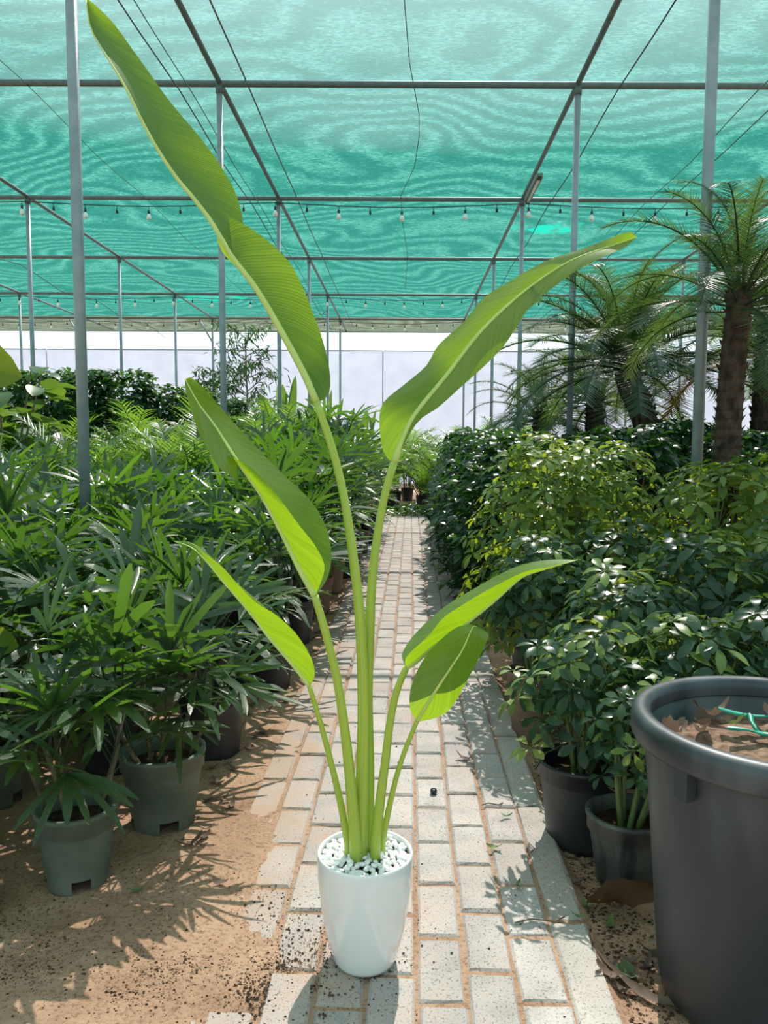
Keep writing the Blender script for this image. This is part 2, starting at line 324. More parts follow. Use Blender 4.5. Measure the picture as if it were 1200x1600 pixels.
def stalk_mat():
    m, nt, N, L = newmat('green_leaf_stalk')
    out = N('ShaderNodeOutputMaterial'); uv = N('ShaderNodeUVMap'); p = N('ShaderNodeBsdfPrincipled'); p.inputs['Roughness'].default_value = .38
    mp = N('ShaderNodeMapping'); mp.inputs['Scale'].default_value = (26, .8, 1); L(uv.outputs[0], mp.inputs[0])
    nz = N('ShaderNodeTexNoise'); nz.inputs['Scale'].default_value = 2; nz.inputs['Detail'].default_value = 4; L(mp.outputs[0], nz.inputs[0])
    c = ramp(nt, [(.35, (.31, .42, .045)), (.65, (.45, .56, .095))]); L(nz.outputs[0], c.inputs[0]); L(c.outputs[0], p.inputs['Base Color'])
    p.inputs['Subsurface Weight'].default_value = .35; p.inputs['Subsurface Radius'].default_value = (.01, .012, .003); p.inputs['Subsurface Scale'].default_value = 1.0
    L(p.outputs[0], out.inputs[0]); return m
M['stalk'] = stalk_mat()
def sheet_mat():
    m, nt, N, L = newmat('white_woven_sheet')
    out = N('ShaderNodeOutputMaterial'); tc = N('ShaderNodeTexCoord'); nz = N('ShaderNodeTexNoise'); nz.inputs['Scale'].default_value = 2.5; nz.inputs['Detail'].default_value = 5; L(tc.outputs['Object'], nz.inputs[0])
    c = ramp(nt, [(.3, (.35, .40, .50)), (.7, (.41, .455, .555))]); L(nz.outputs[0], c.inputs[0])
    tl = N('ShaderNodeBsdfTranslucent'); df = N('ShaderNodeBsdfDiffuse'); L(c.outputs[0], tl.inputs[0]); L(c.outputs[0], df.inputs[0])
    mx = N('ShaderNodeMixShader'); mx.inputs[0].default_value = .4; L(tl.outputs[0], mx.inputs[1]); L(df.outputs[0], mx.inputs[2]); L(mx.outputs[0], out.inputs[0]); return m
M['sheet'] = sheet_mat()
# the green net lets about half of the high sun through its holes
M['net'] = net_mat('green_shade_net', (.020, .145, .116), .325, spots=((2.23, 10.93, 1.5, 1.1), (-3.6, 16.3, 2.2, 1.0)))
M['net_edge'] = net_mat('faded_beige_net', (.085, .105, .075), .45)

# ------------------------------------------------------------------ ground
SKP = SK + .008                                   # the path drifts a touch more than the posts
def path_u(x, y): return x - SKP * y
def smooth(a, b, x):
    t = min(max((x - a) / (b - a), 0), 1); return t * t * (3 - 2 * t)
def ground_z(x, y):
    pu = path_u(x, y)
    n = noise.noise((x * 3.1, y * 3.1, 0)) * .6 + noise.noise((x * 9, y * 9, 3)) * .3 + noise.noise((x * 27, y * 27, 7)) * .14
    onpath = smooth(-.50, -.46, pu) * (1 - smooth(.405, .43, pu))
    left = 1 - smooth(-.47, -.30, pu)
    near = 1 - smooth(1.75, 2.6, y)
    edge = pu + .16 * noise.noise((x * 5.2, y * 4.2, 11)) + .05 * noise.noise((x * 19, y * 19, 4))
    cover = near * (1 - smooth(-.55, -.20, edge)) * .0150 + near * .0022 * noise.noise((x * 38, y * 38, 21)) * (1 - smooth(-.3, 0, pu))
    z_path = -.0062 + cover * (1 + .5 * n) - .003 * (1 - near)
    if pu > 0: z_side = -.026 + .016 * n
    else: z_side = -.006 + .012 * near + .022 * n
    far = smooth(14, 26, y)
    return (z_path + .0025 * n) * onpath + (1 - onpath) * (z_side * (1 - far) - .02 * far)
def lines(a, b, step, outer_lo, outer_hi):
    c = list(np.arange(a, b, step)); lo = []; x, s = a, step
    while x > outer_lo: s *= 1.16; x -= s; lo.append(x)
    hi = []; x, s = b, step
    while x < outer_hi: hi.append(x); s *= 1.13; x += s
    return lo[::-1] + c + hi + [outer_hi]
gx = lines(-1.35, .85, .0125, -70, 70); gy = lines(1.05, 3.4, .0125, -12, 90)
mb = MB(); mb.v = [(x, y, ground_z(x, y)) for y in gy for x in gx]; nx = len(gx)
mb.f = [(j * nx + i, j * nx + i + 1, (j + 1) * nx + i + 1, (j + 1) * nx + i) for j in range(len(gy) - 1) for i in range(nx - 1)]
mb.uv = [(0, 0)] * len(mb.v)
tag(mb.build('ground', M['sand']), 'sandy ground strewn with soil under the pots and the path', kind='structure')

# ------------------------------------------------------------------ the brick path: every paver is a piece of its own
PV_V0, PV_V1 = 1.02, 12.3
path = thing('path', (0, 0, 0), 'straight path of pale concrete pavers with sandy joints', None); path['kind'] = 'structure'
rng = random.Random(4)
def paver_mesh(w, l, seed, rough=0.0, name='paver'):
    """a paver with a chamfered, slightly worn top edge"""
    rg = random.Random(seed); c = .006; t = .055; mb = MB(); n = 3
    def ring(hw, hl, z, j):
        out = []
        for (a, b) in (((-1, -1), (1, -1)), ((1, -1), (1, 1)), ((1, 1), (-1, 1)), ((-1, 1), (-1, -1))):
            for k in range(n):
                f = k / n; x = a[0] + (b[0] - a[0]) * f; y = a[1] + (b[1] - a[1]) * f
                out.append((x * hw + rg.uniform(-j, j), y * hl + rg.uniform(-j, j), z))
        return out
    m = 4 * n; v = ring(w / 2, l / 2, -t, 0) + ring(w / 2, l / 2, -c, .0012 + rough) + ring(w / 2 - c, l / 2 - c, 0, .0015 + rough) + [(0, 0, .0005)]
    f = [(a * m + k, a * m + (k + 1) % m, (a + 1) * m + (k + 1) % m, (a + 1) * m + k) for a in (0, 1) for k in range(m)]
    f += [(2 * m + k, 2 * m + (k + 1) % m, 3 * m) for k in range(m)]
    return mb.add(v, f)
pv_meshes = [paver_mesh(.0925, .1965, s).mesh('paver', M['paver'], False) for s in range(8)]
kb_mb = [paver_mesh(.083, .56, 50 + s, .0022) for s in range(3)]
kb_meshes = [k.mesh('kerb_stone', M['kerb'], False) for k in kb_mb]
pv_mb = paver_mesh(.0925, .1965, 3)
spots = []
for c in range(7):
    u = -.334 + .1012 * c; v = PV_V0 + (.104 if c % 2 else 0) + rng.uniform(-.015, .015)
    while v < PV_V1: spots.append((u + rng.uniform(-.002, .002), v + .1, 0)); v += .2075
for u in (-.43, .366):
    v = PV_V0 + (.12 if u > 0 else .3)
    while v < PV_V1: spots.append((u, v + .28, 1)); v += .575
spots.sort(key=lambda s: s[1])
rest = MB(); cnt = 0
for (u, v, kind) in spots:
    ang = -math.atan(SKP) + rng.uniform(-.008, .008)
    loc = (u + SKP * v, v, rng.uniform(-.0025, .0015) - (.002 if kind else 0))
    if cnt < 290:
        obj('kerb_stone' if kind else 'paver', rng.choice(kb_meshes if kind else pv_meshes), path, loc, (rng.uniform(-.008, .008), rng.uniform(-.012, .012), ang))
        cnt += 1
    else: rest.merge(rng.choice(kb_mb) if kind else pv_mb, Matrix.Translation(loc) @ Matrix.Rotation(ang, 4, 'Z'))
tag(rest.build('far_pavers', M['paver'], path, False), kind='stuff')

# ------------------------------------------------------------------ shade house: posts, pipes, net
ROOF = 3.97
rows = [.72, 3.72, 6.62, 9.6, 12.6, 15.6, 18.6]; cols_u = [-10.5, -7.5, -4.48, -1.51, 1.38, 4.35, 7.4, 10.4]
def sag(x, y):
    u = x - SK * y; best = min(abs(u - c) for c in cols_u); br = min(abs(y - r) for r in rows + [-2.3, 20.6])
    return -.03 * min(best / 1.5, 1) * min(br / 1.5, 1) + .012 * noise.noise((x * 1.3, y * 1.3, 2))
def net_sheet(name, x0, x1, y0, y1, nxs, nys, mat, drop=0.0):
    mb = MB()
    for j in range(nys + 1):
        for i in range(nxs + 1):
            x = x0 + (x1 - x0) * i / nxs; y = y0 + (y1 - y0) * j / nys
            mb.v.append((x, y, ROOF + .045 + sag(x, y) - drop * (j / nys) ** 1.5)); mb.uv.append((0, 0))
    mb.f = [(j * (nxs + 1) + i, j * (nxs + 1) + i + 1, (j + 1) * (nxs + 1) + i + 1, (j + 1) * (nxs + 1) + i) for j in range(nys) for i in range(nxs)]
    return mb.build(name, mat)
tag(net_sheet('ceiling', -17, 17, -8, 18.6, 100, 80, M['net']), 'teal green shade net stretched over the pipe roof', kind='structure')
tag(net_sheet('ceiling_edge', -17, 17, 18.55, 20.7, 80, 8, M['net_edge'], .06), 'faded beige strip of net along the far roof edge', kind='structure')

NEARPOST = {(3.72, -1.51): 'tall grey steel post rising out of the lady palms near the large pot', (3.72, 1.38): 'tall grey steel post beside the date palm with the tall trunk'}
for v in rows[1:]:
    for u in cols_u[1:-1]:
        x, y, _ = W(u, v)
        if abs(600 + F_PX * x / v - 600) > 760: continue
        r = .026 if v < 12 else .024
        t = thing('steel_post', (x, y, 0), NEARPOST.get((v, u), 'slim grey steel post carrying the net roof'), 'post', None if (v, u) in NEARPOST else 'steel posts of the shade house')
        MB().tube([(0, 0, -.06), (0, 0, ROOF - .02)], r, 14).build('pole', M['steel'], t)
        MB().tube([(0, 0, ROOF - .075), (0, 0, ROOF - .015)], r * 1.25, 14).build('clamp', M['dark_steel'], t)
        MB().box((0, 0, .004), (.07, .07, .006)).build('base_plate', M['dark_steel'], t)
for v in rows[1:] + [20.6]:
    o = MB().tube([(-17 + SK * v, v, ROOF), (17 + SK * v, v, ROOF)], .0265, 10).build('roof_crossbeam', M['dark_steel'])
    tag(o, {3.72: 'grey cross pipe on top of the two tall posts flanking the path', 6.62: 'grey cross pipe without bulbs, first one beyond the tall posts', 9.6: 'grey cross pipe above the first string of clear bulbs', 12.6: 'bare grey cross pipe between two bulb strings',
            15.6: 'grey cross pipe above the second bulb string', 18.6: 'grey cross pipe above the last bulb string', 20.6: 'grey end pipe along the edge of the faded beige net'}[v], 'pipe', 'cross pipes of the roof')
for u in cols_u[1:-1]:
    pts = [W(u, v, ROOF + .012) for v in (-6, 7, 20.6)]
    o = MB().tube(pts, .0225, 10).build('roof_purlin', M['dark_steel'])
    tag(o, 'long grey pipe running under the net in line with the path', 'pipe', 'lengthwise pipes of the roof')
# struts at the far posts
for u in (-7.5, -4.48):
    a, b = W(u, 18.6, ROOF - .55), W(u - .32, 18.6, ROOF)
    tag(MB().tube([a, b], .018, 8).build('roof_brace', M['steel']), 'short slanted brace pipe under the far end of the roof', 'pipe', 'roof braces')
# wires strung along the roof
def wire(name, pts, r, mat, label, cat='wire', group=None):
    return tag(MB().tube(pts, r, 5).build(name, mat), label, cat, group)
def run(u, z, v0=-2, v1=20, s=.05, wob=0.0, seed=0):
    out = []
    for i in range(45):
        v = v0 + (v1 - v0) * i / 44; ph = min(abs(v - r) for r in rows)
        out.append(W(u + wob * noise.noise((v * .8, seed, 0)), v, z - s * min(1, ph / 1.4)))
    return out
wire('support_wire', run(-1.80, ROOF - .10), .0055, M['cable'], 'black wire under the net just outside the first lengthwise pipe', group=None)
wire('support_wire', run(-1.70, ROOF - .12, s=.03), .004, M['thread'], 'thin green wire running close beside the black roof wire')
wire('support_wire', run(1.66, ROOF - .10), .0055, M['cable'], 'black wire under the net on the date palm side of the roof')
wire('support_wire', run(2.80, ROOF - .06), .0045, M['thread'], 'taut green wire slanting above the date palms')
wire('support_wire', run(-3.05, ROOF - .02), .0035, M['thread'], 'thin wire under the net over the lady palm block', group=None)
wire('support_wire', run(-6.0, ROOF - .12, s=.14), .006, M['cable'], 'sagging black cable over the broad leaved dark plant')
wire('net_seam', run(-1.30, ROOF + .035, s=.02), .007, M['dark_steel'], 'stitched dark seam in the net beside the lengthwise pipe', 'seam')
wire('net_seam', run(3.15, ROOF + .03, s=.02), .006, M['thread'], 'stitched seam in the net above the date palms', 'seam')
wire('loose_twine', [W(a, b, ROOF + .005) for a, b in ((-.05, 3.5), (-.02, 5.4), (.02, 6.27), (.11, 7.2), (.12, 7.7), (.09, 8.5), (-.06, 9.5), (-.04, 10.6), (.03, 12.4), (.0, 15))], .0035, M['cable'], 'thin wavy black twine lying along the middle of the net')
# loop of loose cable hanging at a far post
cx, cy, _ = W(-1.51, 15.6)
wire('loose_cable', [(cx - .9, cy - 2.9, ROOF - .05), (cx - .75, cy - 2.4, ROOF - .25), (cx - .45, cy - 1.4, ROOF - .42), (cx - .1, cy - .2, ROOF - .42), (cx, cy, ROOF - .3)], .006, M['cable'], 'loose looped cable hanging at a far post')
# tube lamp clipped to the pipe
t = thing('tube_lamp', W(1.41, 9.0, ROOF - .055), 'grey tube lamp clipped under the lengthwise roof pipe', 'lamp', rz=-math.atan(SK))
MB().box((0, 0, .0), (.035, .42, .022)).build('housing', M['lampgrey'], t, False)
MB().tube([(0, -.4, -.03), (0, .4, -.03)], .014, 8).build('tube', M['bulb'], t)
MB().box((0, -.41, -.028), (.02, .014, .018)).build('end_cap', M['cable'], t, False); MB().box((0, .41, -.028), (.02, .014, .018)).build('end_cap', M['cable'], t, False)

# string lights: a slack cable, sockets, and a bulb in every other socket
sock = MB().tube([(0, 0, .0), (0, 0, -.045)], .004, 6).tube([(0, 0, -.045), (0, 0, -.085)], .014, 8).mesh('bulb_socket', M['cable'])
bulbm = MB().lathe([(.010, -.083), (.014, -.093), (.024, -.112), (.029, -.130), (.027, -.146), (.017, -.158), (0.001, -.162)], 10).mesh('bulb', M['bulb'])
for (v, x0, x1, step, lab) in ((9.55, -5.2, 5.6, .372, 'string of clear bulbs hung under the third cross pipe'), (15.55, -8, 8.0, .372, 'string of bulbs hung under the far cross pipe, in front of the last one'), (18.55, -9.4, 8.4, .372, 'string of bulbs hung under the last cross pipe')):
    t = thing('string_light', (0, v, ROOF - .07), lab, 'string lights', 'bulb strings under the cross pipes')
    n = int((x1 - x0) / step); pts = []
    zc = lambda x: -.05 * abs(math.sin((x - SK * v - 1.38) / 2.95 * PI)) ** 1.2
    for i in range(n * 2 + 1):
        x = x0 + (x1 - x0) * i / (n * 2); pts.append((x, -.03, zc(x)))
    MB().tube(pts, .006, 5).build('cable', M['cable'], t)
    for i in range(n):
        x = x0 + step * (i + .5); s = obj('bulb_socket', sock, t, (x, -.03, zc(x)))
        if i % 2 == 0: obj('bulb', bulbm, s)

# back sheet fence, its rail, and the white sky beyond
BV = 22.0
mb = MB(); nxs, nzs = 60, 8
mb.v = [(-20 + 40 * i / nxs, BV + .05 * noise.noise((i * .5, j * .8, 0)), 3.62 * j / nzs) for j in range(nzs + 1) for i in range(nxs + 1)]; mb.uv = [(0, 0)] * len(mb.v)
mb.f = [(j * (nxs + 1) + i, j * (nxs + 1) + i + 1, (j + 1) * (nxs + 1) + i + 1, (j + 1) * (nxs + 1) + i) for j in range(nzs) for i in range(nxs)]
tag(mb.build('wall_back', M['sheet']), 'pale lavender woven sheet closing off the far end', kind='structure')
tag(MB().tube([(-20, BV - .03, 3.64), (20, BV - .03, 3.64)], .02, 8).build('fence_rail', M['steel']), 'thin horizontal rail along the top of the pale back sheet', 'rail')
for x in (-14, -9.3, -4.7, -.05, 4.6, 9.2):
    tag(MB().tube([(x, BV - .06, 0), (x, BV - .06, 3.64)], .016, 8).build('fence_post', M['steel']), 'thin post in front of the pale back sheet', 'post', 'posts of the back sheet')

# ------------------------------------------------------------------ the potted bird of paradise
BIRD = [
 dict(stalk=[(-0.046,1.561,0.253),(-0.041,1.561,0.419),(-0.040,1.561,0.567),(-0.048,1.561,0.738),(-0.064,1.563,0.874),(-0.083,1.568,0.989),(-0.108,1.573,1.085),(-0.136,1.583,1.163)], radii=(0.0155,0.0075),
  mid=[(-0.136,1.583,1.163),(-0.160,1.583,1.218),(-0.204,1.578,1.300),(-0.253,1.573,1.383),(-0.299,1.568,1.443),(-0.336,1.563,1.506),(-0.369,1.558,1.549),(-0.406,1.553,1.594),(-0.451,1.543,1.667),(-0.488,1.533,1.744),(-0.530,1.523,1.813),(-0.545,1.518,1.844),(-0.549,1.513,1.890)],
  halves=[
   [([(-0.136,1.583,1.163),(-0.160,1.583,1.218),(-0.204,1.578,1.300),(-0.253,1.573,1.383),(-0.294,1.568,1.437)],
     [(-0.133,1.585,1.163),(-0.114,1.603,1.177),(-0.112,1.623,1.221),(-0.127,1.633,1.293),(-0.156,1.633,1.370),(-0.190,1.628,1.439),(-0.233,1.618,1.483),(-0.275,1.603,1.511),(-0.306,1.583,1.520)]),
    ([(-0.290,1.569,1.431),(-0.336,1.563,1.506),(-0.369,1.558,1.549),(-0.406,1.553,1.594),(-0.451,1.543,1.667),(-0.488,1.533,1.744),(-0.530,1.523,1.813),(-0.545,1.518,1.844),(-0.549,1.513,1.890)],
     [(-0.286,1.593,1.452),(-0.287,1.623,1.500),(-0.288,1.633,1.534),(-0.302,1.635,1.585),(-0.331,1.633,1.634),(-0.379,1.623,1.698),(-0.438,1.613,1.766),(-0.481,1.593,1.825),(-0.510,1.573,1.866),(-0.530,1.543,1.882),(-0.549,1.513,1.890)])],
   [([(-0.136,1.583,1.163),(-0.160,1.583,1.218),(-0.204,1.578,1.300),(-0.253,1.573,1.383),(-0.299,1.568,1.443),(-0.336,1.563,1.506),(-0.369,1.558,1.549),(-0.406,1.553,1.594),(-0.451,1.543,1.667),(-0.488,1.533,1.744),(-0.530,1.523,1.813),(-0.545,1.518,1.844),(-0.549,1.513,1.890)],
     [(-0.134,1.588,1.164),(-0.143,1.633,1.202),(-0.190,1.683,1.299),(-0.252,1.693,1.391),(-0.343,1.683,1.480),(-0.352,1.683,1.537),(-0.386,1.673,1.596),(-0.432,1.663,1.656),(-0.477,1.643,1.724),(-0.507,1.613,1.784),(-0.535,1.573,1.837),(-0.547,1.543,1.868),(-0.549,1.513,1.890)])],
  ]),
 dict(stalk=[(-0.033,1.585,0.240),(-0.031,1.585,0.409),(-0.033,1.585,0.559),(-0.029,1.588,0.679),(-0.023,1.593,0.811),(-0.010,1.593,0.916),(0.004,1.593,0.988),(0.020,1.593,1.044)], radii=(0.0155,0.0075),
  mid=[(0.020,1.593,1.044),(0.057,1.593,1.130),(0.127,1.593,1.220),(0.189,1.588,1.301),(0.251,1.583,1.361),(0.311,1.573,1.407),(0.361,1.553,1.435),(0.417,1.533,1.453),(0.472,1.513,1.468)],
  halves=[
   [([(0.020,1.593,1.044),(0.057,1.593,1.130),(0.127,1.593,1.220),(0.189,1.588,1.301),(0.251,1.583,1.361),(0.311,1.573,1.407),(0.361,1.553,1.435),(0.417,1.533,1.453),(0.472,1.513,1.468)],
     [(0.016,1.593,1.044),(-0.001,1.603,1.062),(-0.010,1.613,1.111),(-0.004,1.618,1.161),(0.041,1.623,1.202),(0.085,1.623,1.241),(0.108,1.623,1.280),(0.156,1.618,1.323),(0.200,1.613,1.376),(0.253,1.603,1.407),(0.289,1.593,1.427),(0.327,1.583,1.445),(0.382,1.563,1.460),(0.435,1.533,1.474),(0.461,1.518,1.480),(0.472,1.513,1.468)])],
   [([(0.020,1.593,1.044),(0.057,1.593,1.130),(0.127,1.593,1.220),(0.189,1.588,1.301),(0.251,1.583,1.361),(0.289,1.578,1.392)],
     [(0.024,1.593,1.044),(0.065,1.573,1.123),(0.108,1.553,1.155),(0.156,1.538,1.197),(0.186,1.533,1.226),(0.228,1.528,1.269),(0.253,1.528,1.305),(0.274,1.528,1.339),(0.298,1.528,1.356)]),
    ([(0.284,1.578,1.388),(0.311,1.573,1.407),(0.361,1.553,1.435),(0.417,1.533,1.453),(0.472,1.513,1.468)],
     [(0.291,1.543,1.358),(0.317,1.528,1.375),(0.359,1.513,1.406),(0.403,1.503,1.429),(0.445,1.503,1.446),(0.472,1.513,1.468)])],
  ]),
 dict(stalk=[(-0.054,1.543,0.258),(-0.063,1.538,0.375),(-0.075,1.533,0.497),(-0.092,1.528,0.616),(-0.115,1.523,0.714),(-0.135,1.523,0.784)], radii=(0.013,0.0075),
  mid=[(-0.135,1.523,0.784),(-0.165,1.528,0.837),(-0.200,1.533,0.907),(-0.241,1.543,0.979),(-0.293,1.553,1.051),(-0.331,1.558,1.111),(-0.367,1.563,1.159),(-0.392,1.563,1.206)],
  halves=[
   [([(-0.135,1.523,0.784),(-0.165,1.528,0.837),(-0.200,1.533,0.907),(-0.241,1.543,0.979),(-0.293,1.553,1.051),(-0.331,1.558,1.111),(-0.367,1.563,1.159),(-0.392,1.563,1.206)],
     [(-0.131,1.523,0.787),(-0.114,1.553,0.811),(-0.107,1.593,0.850),(-0.116,1.613,0.903),(-0.146,1.623,0.955),(-0.196,1.628,1.005),(-0.258,1.628,1.068),(-0.315,1.618,1.129),(-0.354,1.593,1.183),(-0.381,1.573,1.209),(-0.392,1.563,1.206)])],
   [([(-0.135,1.523,0.784),(-0.165,1.528,0.837),(-0.200,1.533,0.907),(-0.241,1.543,0.979),(-0.298,1.553,1.058)],
     [(-0.132,1.521,0.787),(-0.116,1.498,0.827),(-0.113,1.483,0.854),(-0.130,1.473,0.889),(-0.161,1.468,0.929),(-0.189,1.468,0.971),(-0.217,1.478,1.004),(-0.259,1.503,1.037),(-0.307,1.543,1.056)]),
    ([(-0.288,1.553,1.044),(-0.331,1.558,1.111),(-0.367,1.563,1.159),(-0.392,1.563,1.206)],
     [(-0.285,1.523,1.010),(-0.316,1.518,1.033),(-0.346,1.523,1.078),(-0.371,1.533,1.130),(-0.388,1.553,1.180),(-0.392,1.563,1.206)])],
  ]),
 dict(stalk=[(-0.070,1.563,0.247),(-0.085,1.563,0.336),(-0.105,1.563,0.425),(-0.127,1.558,0.514),(-0.149,1.553,0.593)], radii=(0.0085,0.005),
  mid=[(-0.149,1.553,0.593),(-0.185,1.553,0.640),(-0.229,1.553,0.692),(-0.275,1.558,0.750),(-0.321,1.563,0.802),(-0.358,1.573,0.843),(-0.389,1.583,0.869),(-0.431,1.603,0.880)],
  halves=[
   [([(-0.149,1.553,0.593),(-0.185,1.553,0.640),(-0.229,1.553,0.692),(-0.275,1.558,0.750),(-0.321,1.563,0.802),(-0.358,1.573,0.843),(-0.389,1.583,0.869),(-0.431,1.603,0.880)],
     [(-0.147,1.553,0.594),(-0.137,1.543,0.617),(-0.139,1.533,0.647),(-0.155,1.523,0.682),(-0.177,1.518,0.714),(-0.212,1.518,0.747),(-0.248,1.523,0.769),(-0.287,1.533,0.803),(-0.323,1.553,0.835),(-0.358,1.573,0.857),(-0.396,1.593,0.877),(-0.431,1.603,0.880)])],
   [([(-0.149,1.553,0.593),(-0.185,1.553,0.640),(-0.229,1.553,0.692),(-0.275,1.558,0.750),(-0.321,1.563,0.802),(-0.358,1.573,0.843),(-0.389,1.583,0.869),(-0.431,1.603,0.880)],
     [(-0.147,1.558,0.594),(-0.145,1.603,0.610),(-0.164,1.633,0.653),(-0.203,1.648,0.684),(-0.244,1.648,0.725),(-0.282,1.638,0.764),(-0.320,1.623,0.805),(-0.363,1.613,0.852),(-0.399,1.613,0.875),(-0.431,1.603,0.880)])],
  ]),
 dict(stalk=[(-0.015,1.553,0.257),(-0.005,1.548,0.357),(0.005,1.543,0.440),(0.014,1.538,0.522),(0.027,1.533,0.589),(0.046,1.528,0.640)], radii=(0.0115,0.0065),
  mid=[(0.046,1.528,0.640),(0.065,1.528,0.653),(0.102,1.528,0.686),(0.149,1.528,0.718),(0.192,1.533,0.751),(0.229,1.538,0.781),(0.275,1.548,0.818),(0.321,1.563,0.831),(0.393,1.583,0.848)],
  halves=[
   [([(0.046,1.528,0.640),(0.065,1.528,0.653),(0.102,1.528,0.686),(0.149,1.528,0.718),(0.192,1.533,0.751),(0.229,1.538,0.781),(0.275,1.548,0.818),(0.321,1.563,0.831),(0.393,1.583,0.848)],
     [(0.044,1.523,0.644),(0.046,1.498,0.669),(0.085,1.483,0.713),(0.113,1.478,0.751),(0.152,1.478,0.777),(0.203,1.488,0.804),(0.273,1.523,0.833),(0.338,1.563,0.837),(0.393,1.583,0.848)])],
   [([(0.046,1.528,0.640),(0.065,1.528,0.653),(0.102,1.528,0.686),(0.149,1.528,0.718),(0.192,1.533,0.751),(0.229,1.538,0.781),(0.275,1.548,0.818),(0.321,1.563,0.831),(0.393,1.583,0.848)],
     [(0.043,1.533,0.642),(0.038,1.568,0.659),(0.068,1.608,0.690),(0.136,1.633,0.745),(0.203,1.643,0.785),(0.270,1.638,0.820),(0.317,1.623,0.839),(0.358,1.603,0.847),(0.393,1.583,0.849)])],
  ]),
 dict(stalk=[(-0.001,1.568,0.255),(0.011,1.563,0.323),(0.026,1.558,0.394),(0.044,1.553,0.457),(0.069,1.543,0.526)], radii=(0.007,0.0045),
  mid=[(0.069,1.543,0.526),(0.098,1.518,0.587),(0.128,1.498,0.643),(0.152,1.488,0.686),(0.169,1.493,0.723),(0.178,1.508,0.728),(0.193,1.528,0.715)],
  halves=[
   [([(0.069,1.543,0.526),(0.098,1.518,0.587),(0.128,1.498,0.643),(0.152,1.488,0.686),(0.169,1.493,0.723),(0.178,1.508,0.728),(0.193,1.528,0.715)],
     [(0.066,1.543,0.527),(0.054,1.523,0.556),(0.054,1.503,0.604),(0.073,1.483,0.662),(0.106,1.473,0.706),(0.138,1.478,0.731),(0.158,1.488,0.734),(0.172,1.503,0.732),(0.193,1.528,0.715)])],
   [([(0.069,1.543,0.526),(0.098,1.518,0.587),(0.128,1.498,0.643),(0.152,1.488,0.686),(0.169,1.493,0.723),(0.178,1.508,0.728),(0.193,1.528,0.715)],
     [(0.073,1.543,0.524),(0.110,1.538,0.536),(0.137,1.528,0.560),(0.163,1.518,0.610),(0.182,1.513,0.653),(0.198,1.513,0.689),(0.208,1.523,0.706),(0.203,1.528,0.711),(0.193,1.528,0.715)])],
  ]),
]
POT = Vector((-.036, 1.573, 0))
bird = thing('potted_bird_of_paradise', POT, 'tall bird of paradise in a glossy white pot with white pebbles on the path', 'potted plant')
prof = [(.0, .0), (.058, .0), (.063, .002), (.067, .010), (.0755, .040), (.0845, .080), (.0925, .125), (.0975, .170), (.0995, .210), (.0998, .232), (.0985, .2365), (.0955, .2370), (.0935, .2345), (.0925, .205), (.088, .150), (.0, .149)]
MB().lathe(prof, 64).build('planter', M['white_ceramic'], bird)
MB().disc(.0930, .2195, 40, bump=.004).build('soil', M['potsoil'], bird)
rng = random.Random(12)
def pebble(seed):
    rg = random.Random(seed); mb = MB(); n, m = 8, 5; sx, sy, sz = rg.uniform(.95, 1.55), rg.uniform(.75, 1.05), rg.uniform(.55, .8)
    v = [(0, 0, -sz)]
    for j in range(1, m):
        for k in range(n):
            a, b = 2 * PI * k / n, PI * j / m; d = 1 + .17 * noise.noise((math.cos(a) * 1.3 + seed * 7, math.sin(a) * 1.3, b))
            v.append((sx * d * math.sin(b) * math.cos(a), sy * d * math.sin(b) * math.sin(a), -sz * d * math.cos(b)))
    v.append((0, 0, sz)); f = [(0, 1 + (k + 1) % n, 1 + k) for k in range(n)]
    for j in range(m - 2):
        for k in range(n): a = 1 + j * n; f.append((a + k, a + (k + 1) % n, a + n + (k + 1) % n, a + n + k))
    a = 1 + (m - 2) * n; f += [(a + k, a + (k + 1) % n, len(v) - 1) for k in range(n)]
    return mb.add(v, f).mesh('pebble', M['pebble'])
pm = [pebble(s) for s in range(7)]
placed = []
tries = 0
while len(placed) < 190 and tries < 30000:
    tries += 1; r = .0875 * math.sqrt(rng.random()); a = rng.uniform(0, 2 * PI); s = rng.uniform(.0055, .0102)
    x, y = r * math.cos(a), r * math.sin(a); z = .2245 + .008 * (1 - r / .09)
    if r + s > .0885 and rng.random() < .8: continue
    if any((x - q[0]) ** 2 + (y - q[1]) ** 2 < ((s + q[2]) * .80) ** 2 for q in placed): continue
    placed.append((x, y, s)); obj('pebble', rng.choice(pm), bird, (x, y, z + rng.uniform(0, .003)), (rng.uniform(-.5, .5), rng.uniform(-.5, .5), rng.uniform(0, 6.3)), s)
for (x, y, s) in list(placed)[::6]:
    obj('pebble', rng.choice(pm), bird, (x * .93 + .002, y * .93, .2375), (rng.uniform(-.5, .5), rng.uniform(-.5, .5), rng.uniform(0, 6.3)), s * .9)
def loc(pts): return [Vector(p) - POT for p in pts]
def half_sheet(mb, mid, edge, n, k, curl=.18):
    """lofts one half of a blade between its midrib and its edge, bellied a little"""
    Mp, L = resample(mid, n); E, _ = resample(edge, n); v, uv = [], []
    for i in range(n):
        d = E[i] - Mp[i]; t = (Mp[min(i + 1, n - 1)] - Mp[max(i - 1, 0)]).normalized(); nn = t.cross(d)
        if nn.length > 1e-6: nn.normalize()
        for j in range(k + 1):
            f = j / k; p = Mp[i] + d * f + nn * (curl * d.length * f * (1 - f)) + nn * .0012 * math.sin(L * i / (n - 1) * 38 + f * 3) * f
            v.append(p); uv.append((L * i / (n - 1) * 3 + f * .25, f * d.length * 3))
    mb.add(v, [(i * (k + 1) + j, i * (k + 1) + j + 1, (i + 1) * (k + 1) + j + 1, (i + 1) * (k + 1) + j) for i in range(n - 1) for j in range(k)], uv)
